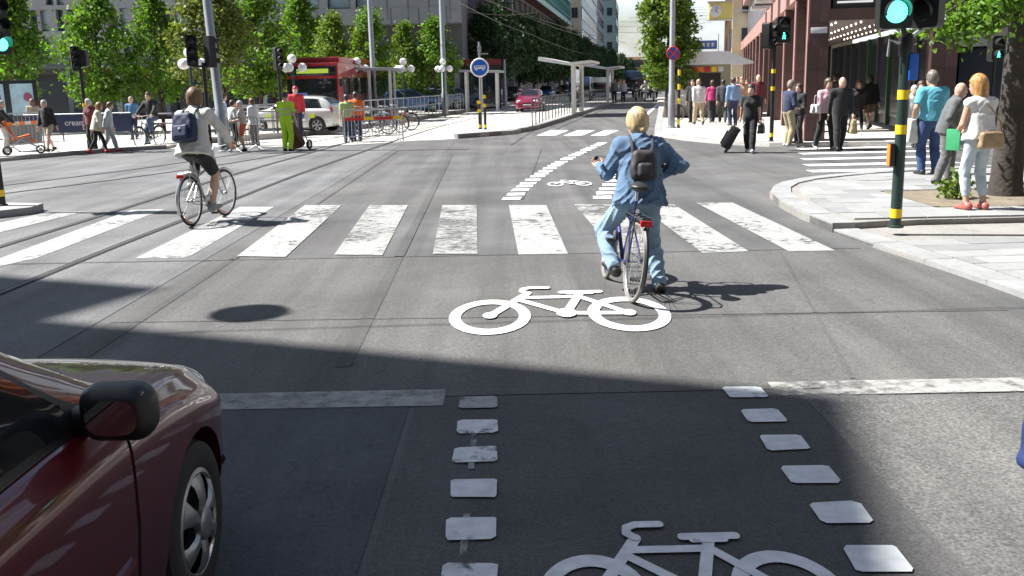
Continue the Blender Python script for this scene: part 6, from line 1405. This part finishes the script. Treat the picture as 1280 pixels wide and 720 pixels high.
for (px, py, tp, face, t1, b1, h1, fem, lab, ps) in ((873, 156, 103, 5, (WHC, 'jacket'), (KHA, 'trousers'), ((.35, .28, .2), 'short'), False, 'man in white jacket and beige trousers before the kiosk', WALK), (866, 153, 103, 150, (BLKC, 'jacket'), (BLKC, 'trousers'), ((.06, .04, .03), 'short'), False, 'dark clothed man at the kiosk corner', None),
    (890, 153, 104, 0, ((.42, .03, .14), 'blouse'), (BLKC, 'trousers'), ((.07, .04, .03), 'bob'), True, 'woman in magenta top before the kiosk', WALK2), (903, 153, 103, -10, ((.05, .055, .065), 'jacket'), ((.05, .055, .06), 'trousers'), ((.05, .04, .03), 'short'), False, 'man in charcoal suit walking past the kiosk', WALK), (916, 157, 101, 10, ((.20, .32, .55), 'shirt'), (NVY, 'trousers'), ((.06, .04, .03), 'short'), False, 'man in light blue shirt and navy trousers', None),
    (926, 151, 100, 170, ((.50, .30, .20), 'tee'), ((.25, .12, .08), 'trousers'), ((.3, .2, .1), 'long'), True, 'woman in peach top beside the light blue shirt', WALK), (932, 150, 103, 175, ((.30, .12, .08), 'shirt'), ((.20, .10, .06), 'trousers'), ((.08, .05, .03), 'short'), False, 'man in rust shirt beside the granite arcade', None), (946, 154, 97, 178, ((.14, .02, .03), 'shirt'), (BLKC, 'trousers'), ((.25, .2, .17), 'bald'), False, 'bald man in dark red shirt behind the suitcase', None),
    (896, 142, 98, 20, ((.45, .42, .2), 'tee'), (GRYC, 'trousers'), ((.3, .2, .1), 'short'), False, 'man in yellow top under the kiosk roof', None), (908, 141, 96, 180, (WHC, 'shirt'), (NVY, 'trousers'), ((.1, .06, .04), 'short'), False, 'man in white shirt under the kiosk roof', WALK), (920, 140, 99, 180, ((.05, .12, .3), 'tee'), (BLKC, 'trousers'), ((.1, .06, .04), 'short'), False, 'man in blue tee beyond the light blue shirt', WALK2)):
    who(lab, px, py, tp, face, .11, top=t1, bottom=b1, hair=h1, female=fem, pose=ps, vox=.026)
# left side
who('man in dark jacket and beige shorts carrying a shoulder bag', 64, 190, 141, 165, .1, top=(BLKC, 'jacket'), bottom=((.40, .34, .26), 'shorts'), hair=((.5, .48, .45), 'cap'), pose=WALK)
st_, Jst = who('man in black jacket pushing the orange pushchair', 7, 190, 139, -60, .1, top=(BLKC, 'jacket'), bottom=((.5, .48, .44), 'trousers'), hair=((.45, .42, .38), 'cap'), pose=dict(hl=(-.2, .38, 1.0), hr=(.2, .38, 1.0)))
who('woman in cream jacket and black leggings walking with red shoes', 124, 192, 141, -70, .0, top=((.62, .58, .46), 'coat'), bottom=(BLKC, 'slim'), hair=((.30, .16, .08), 'long'), female=True, pose=dict(WALK, lean=12), shoes=(.45, .04, .04))
who('companion in pale grey jacket beside the cream jacket', 138, 190, 140, -70, .0, top=((.46, .52, .54), 'jacket'), bottom=((.40, .42, .46), 'trousers'), hair=((.16, .09, .05), 'short'), pose=dict(WALK2, lean=10), shoes=(.45, .04, .04))
who('white haired person in dark red behind the yellow banded post', 118, 187, 137, 160, .1, top=((.12, .015, .025), 'jacket'), bottom=(BLKC, 'trousers'), hair=((.55, .55, .53), 'bob'), female=True)
p = G(189, 184, .0); bicycle('dark bicycle ridden by the man in striped black jacket', (p.x, p.y, .0), 165, col=(.03, .03, .03), detail=False, rider_fit='yes', pedal=-60)
person('man in black jacket with white sleeve stripes on a bicycle', (p.x, p.y, .0), 165, 1.74, dict(pelvis=(0, -.25, .98), lean=10, fl=(-.13, .05, .50), fr=(.13, -.05, .16), hl=(-.29, .22, 1.06), hr=(.29, .22, 1.06), el=(-1, -.3, -.5), er=(1, -.3, -.5)), (BLKC, 'jacket'), ((.06, .09, .16), 'trousers'), ((.09, .06, .04), 'short'), vox=.024, hands=('grip', 'grip'))
who('person in blue top at the cafe fence', 169, 174, 137, 180, .1, top=((.08, .22, .40), 'tee'), bottom=(NVY, 'trousers'), hair=((.5, .42, .3), 'short'), vox=.028)
who('woman in beige top at the poster board', 46, 177, 141, 20, .1, top=((.42, .33, .24), 'tee'), bottom=(NVY, 'trousers'), hair=((.2, .1, .06), 'long'), female=True, vox=.028)
for (px, py, tp, face, t1, b1, h1, lab, fem) in ((282, 182, 121, -60, ((.50, .60, .72), 'shirt'), (NVY, 'trousers'), ((.12, .06, .03), 'short'), 'man in light blue shirt behind the crowd barrier', False), (293, 184, 132, -50, (WHC, 'shirt'), (BLKC, 'trousers'), ((.10, .05, .03), 'short'), 'man in white shirt bending behind the barrier', False), (306, 189, 133, 110, ((.6, .55, .52), 'tee'), ((.7, .14, .06), 'shorts'), ((.55, .54, .5), 'cap'), 'person in white cap and orange shorts at the barrier', True), (320, 182, 127, 60, ((.62, .63, .64), 'coat'), (GRYC, 'trousers'), ((.14, .07, .04), 'bob'), 'woman in long white shirt at the end of the barrier', True)):
    who(lab, px, py, tp, face, .0, hmin=1.45, top=t1, bottom=b1, hair=h1, female=fem, pose=HOLD, vox=.022)
YV = M('hi vis yellow', (.50, .78, .03), .7, var=.1); OV = M('hi vis orange', (.85, .16, .02), .7, var=.1); REFB = M('reflective tape', (.55, .56, .56), .4)
yw, Jy = who('worker in yellow high visibility shirt and trousers with a trolley', 360, 189, 120, -12, .0, top=((.5, .7, .05), 'tee', YV), bottom=((.5, .7, .05), 'trousers', YV), hair=((.04, .05, .06), 'cap'), pose=dict(hl=(-.29, .02, .82), hr=(.28, .10, .84)), vox=.018, girth=1.08)
ow, Jo = who('worker in orange vest and dark blue trousers at the barrier', 447, 177, 119, 8, .0, top=((.8, .16, .02), 'shirt', OV), bottom=((.02, .035, .10), 'trousers'), hair=((.06, .05, .05), 'short'), vox=.018, girth=1.08)
who('worker in yellow green vest beside the orange vest', 436, 178, 122, 20, .0, top=((.45, .55, .25), 'tee', M('vest pale', (.45, .55, .22), .7)), bottom=(NVY, 'trousers'), hair=((.05, .04, .04), 'short'), vox=.022)
who('person in red hood behind the worker in yellow', 373, 172, 112, 190, .0, top=((.55, .03, .05), 'jacket'), bottom=(NVY, 'trousers'), hair=((.5, .03, .05), 'cap'), vox=.026)
for px, py, tp, lab, c in ((768, 128, 101, 'pedestrian in grey on the railed stop island', (.3, .3, .32)), (779, 128, 102, 'pedestrian in white by the far stop shelter', (.55, .55, .55)), (761, 126, 101, 'pedestrian in red on the stop island', (.35, .05, .05))):
    who(lab, px, py, tp, 170, .15, top=(c, 'jacket'), bottom=(NVY, 'trousers'), vox=.035, fold=0)
# the person whose sleeve just shows at the right edge
person('person in navy jacket standing in the road beside the old coarse asphalt', (2.2, 3.0, 0), 5, 1.74, dict(fl=(-.10, .05, .085), hl=(-.35, .02, .82), hr=(.28, .06, .80)), top=((.02, .03, .09), 'jacket'), bottom=((.02, .03, .09), 'trousers'), vox=.014)
# ------------------------------------------------------------------ things carried and pushed
def at_hand(J, root, which, off=(0, 0, 0)):
    return (root.matrix_basis @ (J[which]+Vector(off)))
def softbag(name, label, cat, loc, dims, mat, rz=0, handle=None, strap=None, r=.04):
    t = thing(name, label, cat, loc, rz)
    d_ = np.array(dims)/2-r*.8
    def fn(X): b = np.abs(X)-d_; b[:, 0] += X[:, 2]*.12; return np.linalg.norm(np.maximum(b, 0), axis=1)+np.minimum(b.max(1), 0)-r*.8+.004*np.sin(X[:, 2]*40+X[:, 0]*30)
    put('bag', nets_mesh('bag', fn, -np.array(dims)*.6-.03, np.array(dims)*.6+.03, .014, mat), mat, t)
    if handle: MB().tube(smooth_path([(-dims[0]*.3, 0, dims[2]*.42), (-dims[0]*.25, 0, dims[2]*.5+handle*.8), (0, 0, dims[2]*.5+handle), (dims[0]*.25, 0, dims[2]*.5+handle*.8), (dims[0]*.3, 0, dims[2]*.42)], 4), .009, 6).build('handle', mat, t)
    return t
bpy.context.view_layer.update()
TANL = M('tan leather', (.30, .21, .11), .5, var=.2, scale=12)
q = wt.matrix_basis @ Jw['B']((.03, -.19, -.03)); softbag('shoulder_bag', 'tan leather bag on the hip of the blonde woman', 'bag', q, (.34, .09, .21), TANL, wt.rotation_euler.z, None)
MB().tube([wt.matrix_basis @ Jw['B'](v) for v in ((.22, -.17, .0), (.20, -.14, .2), (.02, -.155, .40), (-.11, -.03, .53), (-.16, .08, .40))], .008, 6).build('bag_strap', TANL); o = bpy.data.objects['bag_strap']; tag(o, 'thin tan bag strap across the white sleeveless top', 'strap')
q = wt.matrix_basis @ Jw['B']((-.24, .20, -.02)); tag(MB().box((0, 0, 0), (.02, .20, .27), bev=.006).build('folder', M('green folder', (.04, .30, .12), .5), None, q, rz=.5), 'bright green folder held by the blonde woman', 'folder')
q = at_hand(Ja, aq, 'WL', (-.02, .06, -.20)); softbag('coat', 'folded white coat over the arm of the aqua shirted man', 'coat', q, (.16, .34, .42), M('white linen', (.60, .60, .57), .85, var=.1, bump=.3), aq.rotation_euler.z)
q = at_hand(Jp, pk, 'SR', (.14, .04, -.38)); softbag('handbag', 'white handbag on the shoulder of the pink bloused woman', 'bag', q, (.14, .34, .22), M('white leather', (.6, .6, .6), .5), pk.rotation_euler.z, .22)
q = at_hand(Jb, bk_, 'WL', (-.02, .02, -.30)); softbag('paper_bag', 'brown paper carrier bag held by the man in black suit', 'bag', q, (.14, .32, .36), M('kraft paper', (.30, .25, .14), .8), bk_.rotation_euler.z, .1)
q = at_hand(Js, sw_, 'WL', (-.05, .04, -.22)); softbag('handbag', 'black handbag in the hand of the suitcase woman', 'bag', q, (.14, .34, .24), M('black leather', (.015, .015, .016), .4), sw_.rotation_euler.z, .12)
q = Vector((1.852, 3.02, .63)); softbag('tote_bag', 'navy blue bag hanging beside the coarse asphalt at the road edge', 'bag', q, (.17, .30, .26), M('navy tote', (.02, .035, .12), .7, var=.2), .1, .08)
# suitcase
hnd = at_hand(Js, sw_, 'WR'); sc_ = thing('suitcase', 'black wheeled suitcase pulled by the woman in black', 'suitcase', (hnd.x-.42, hnd.y-.02, .0), R_(75)); BLL = M('suitcase fabric', (.018, .018, .02), .6, var=.2, bump=.2)
t_ = Matrix.Rotation(R_(28), 4, 'X')
o = MB().box((0, 0, .36), (.42, .25, .58), bev=.05).build('case', BLL, sc_); o.rotation_euler = (R_(28), 0, 0); o.location.z = .06
o2 = MB().box((0, .14, .30), (.34, .06, .36), bev=.02).build('pocket', BLL, sc_); o2.rotation_euler = (R_(28), 0, 0); o2.location.z = .06
o3 = MB(); o3.tube([(-.12, -.1, .62), (-.12, -.1, 1.0), (.12, -.1, 1.0), (.12, -.1, .62)], .011, 6); o3 = o3.build('handle', ALU, sc_); o3.rotation_euler = (R_(28), 0, 0)
for x in (-.18, .18): MB().lathe([(.04, -.02), (.04, .02)], 12, Matrix.Translation((x, -.06, .04)) @ Matrix.Rotation(PI/2, 4, 'Y')).build('wheel', RUB, sc_)
# pushchair
pc = G(29, 193, .1); pu = thing('pushchair', 'orange pushchair with three small wheels', 'pushchair', pc, R_(-65)); ORF = M('orange fabric', (.72, .17, .03), .8, var=.1)
MB().box((0, .0, .50), (.36, .50, .06), rx=.25, bev=.02).build('seat', ORF, pu); MB().box((0, -.30, .74), (.36, .07, .52), rx=.45, bev=.02).build('backrest', ORF, pu); MB().box((0, .30, .40), (.34, .25, .05), rx=-.6, bev=.02).build('footrest', ORF, pu)
for sx in (-1, 1):
    MB().tube([(sx*.20, -.62, 1.02), (sx*.20, -.2, .55), (sx*.20, .45, .18)], .014, 6).build('frame', GALV, pu); MB().tube([(sx*.20, .1, .5), (sx*.24, -.38, .14)], .014, 6).build('leg', GALV, pu)
MB().tube([(-.20, -.62, 1.02), (.20, -.62, 1.02)], .016, 6).build('push_bar', BLK, pu)
for x, y in ((-.25, -.4), (.25, -.4), (0, .48)): w = MB().tube(circ((x, y, .13), .105, 18), .024, 6, closed=True).build('wheel', RUB, pu); MB().lathe([(.05, -.015), (.05, .015)], 10, Matrix.Translation((x, y, .13)) @ Matrix.Rotation(PI/2, 4, 'Y')).build('hub', ALU, w)
# sack trolley beside the worker
tp_ = G(377, 187); tr_ = thing('sack_trolley', 'brown loaded sack trolley beside the worker in yellow', 'trolley', tp_, R_(-20)); BRN = M('brown sack', (.12, .065, .045), .8, var=.25)
o = MB().box((0, -.05, .52), (.42, .30, .80), bev=.08).build('sack', BRN, tr_); o.rotation_euler = (R_(25), R_(-12), 0)
for sx in (-1, 1): MB().tube([(sx*.22, .05, .16), (sx*.22, -.45, 1.12)], .017, 6).build('handle', DST, tr_); w = MB().tube(circ((sx*.27, .02, .16), .12, 18), .035, 6, closed=True).build('wheel', RUB, tr_); MB().lathe([(.07, -.02), (.07, .02)], 10, Matrix.Translation((sx*.27, .02, .16)) @ Matrix.Rotation(PI/2, 4, 'Y')).build('hub', ALU, w)
# parked bicycles by the shelter
for i, (px, py, hd_, lab) in enumerate(((470, 168, 80, 'parked dark bicycle behind the striped barrier'), (487, 166, 70, 'parked blue bicycle behind the striped barrier'), (500, 163, 75, 'parked red bicycle at the end of the striped barrier'), (862, 152, 60, 'bicycle leaning against the kiosk corner'))):
    p = G(px, py, .0 if i < 3 else .11); bicycle(lab, (p.x, p.y, p.z), hd_, lean=4, col=((.03, .03, .03), (.03, .07, .2), (.3, .03, .03), (.1, .1, .1))[i], detail=False, hbz=0)
# reflective tape on the workers
for root, J in ((yw, Jy), (ow, Jo)):
    for zz in (.30, .16):
        c = J['B']((0, 0, zz)); r_ = .205*J['s']*1.08
        MB().tube([c+Vector((r_*math.cos(2*PI*k/24), r_*.72*math.sin(2*PI*k/24), 0)) for k in range(24)], .020, 5, closed=True).build('reflective_tape', REFB, root)
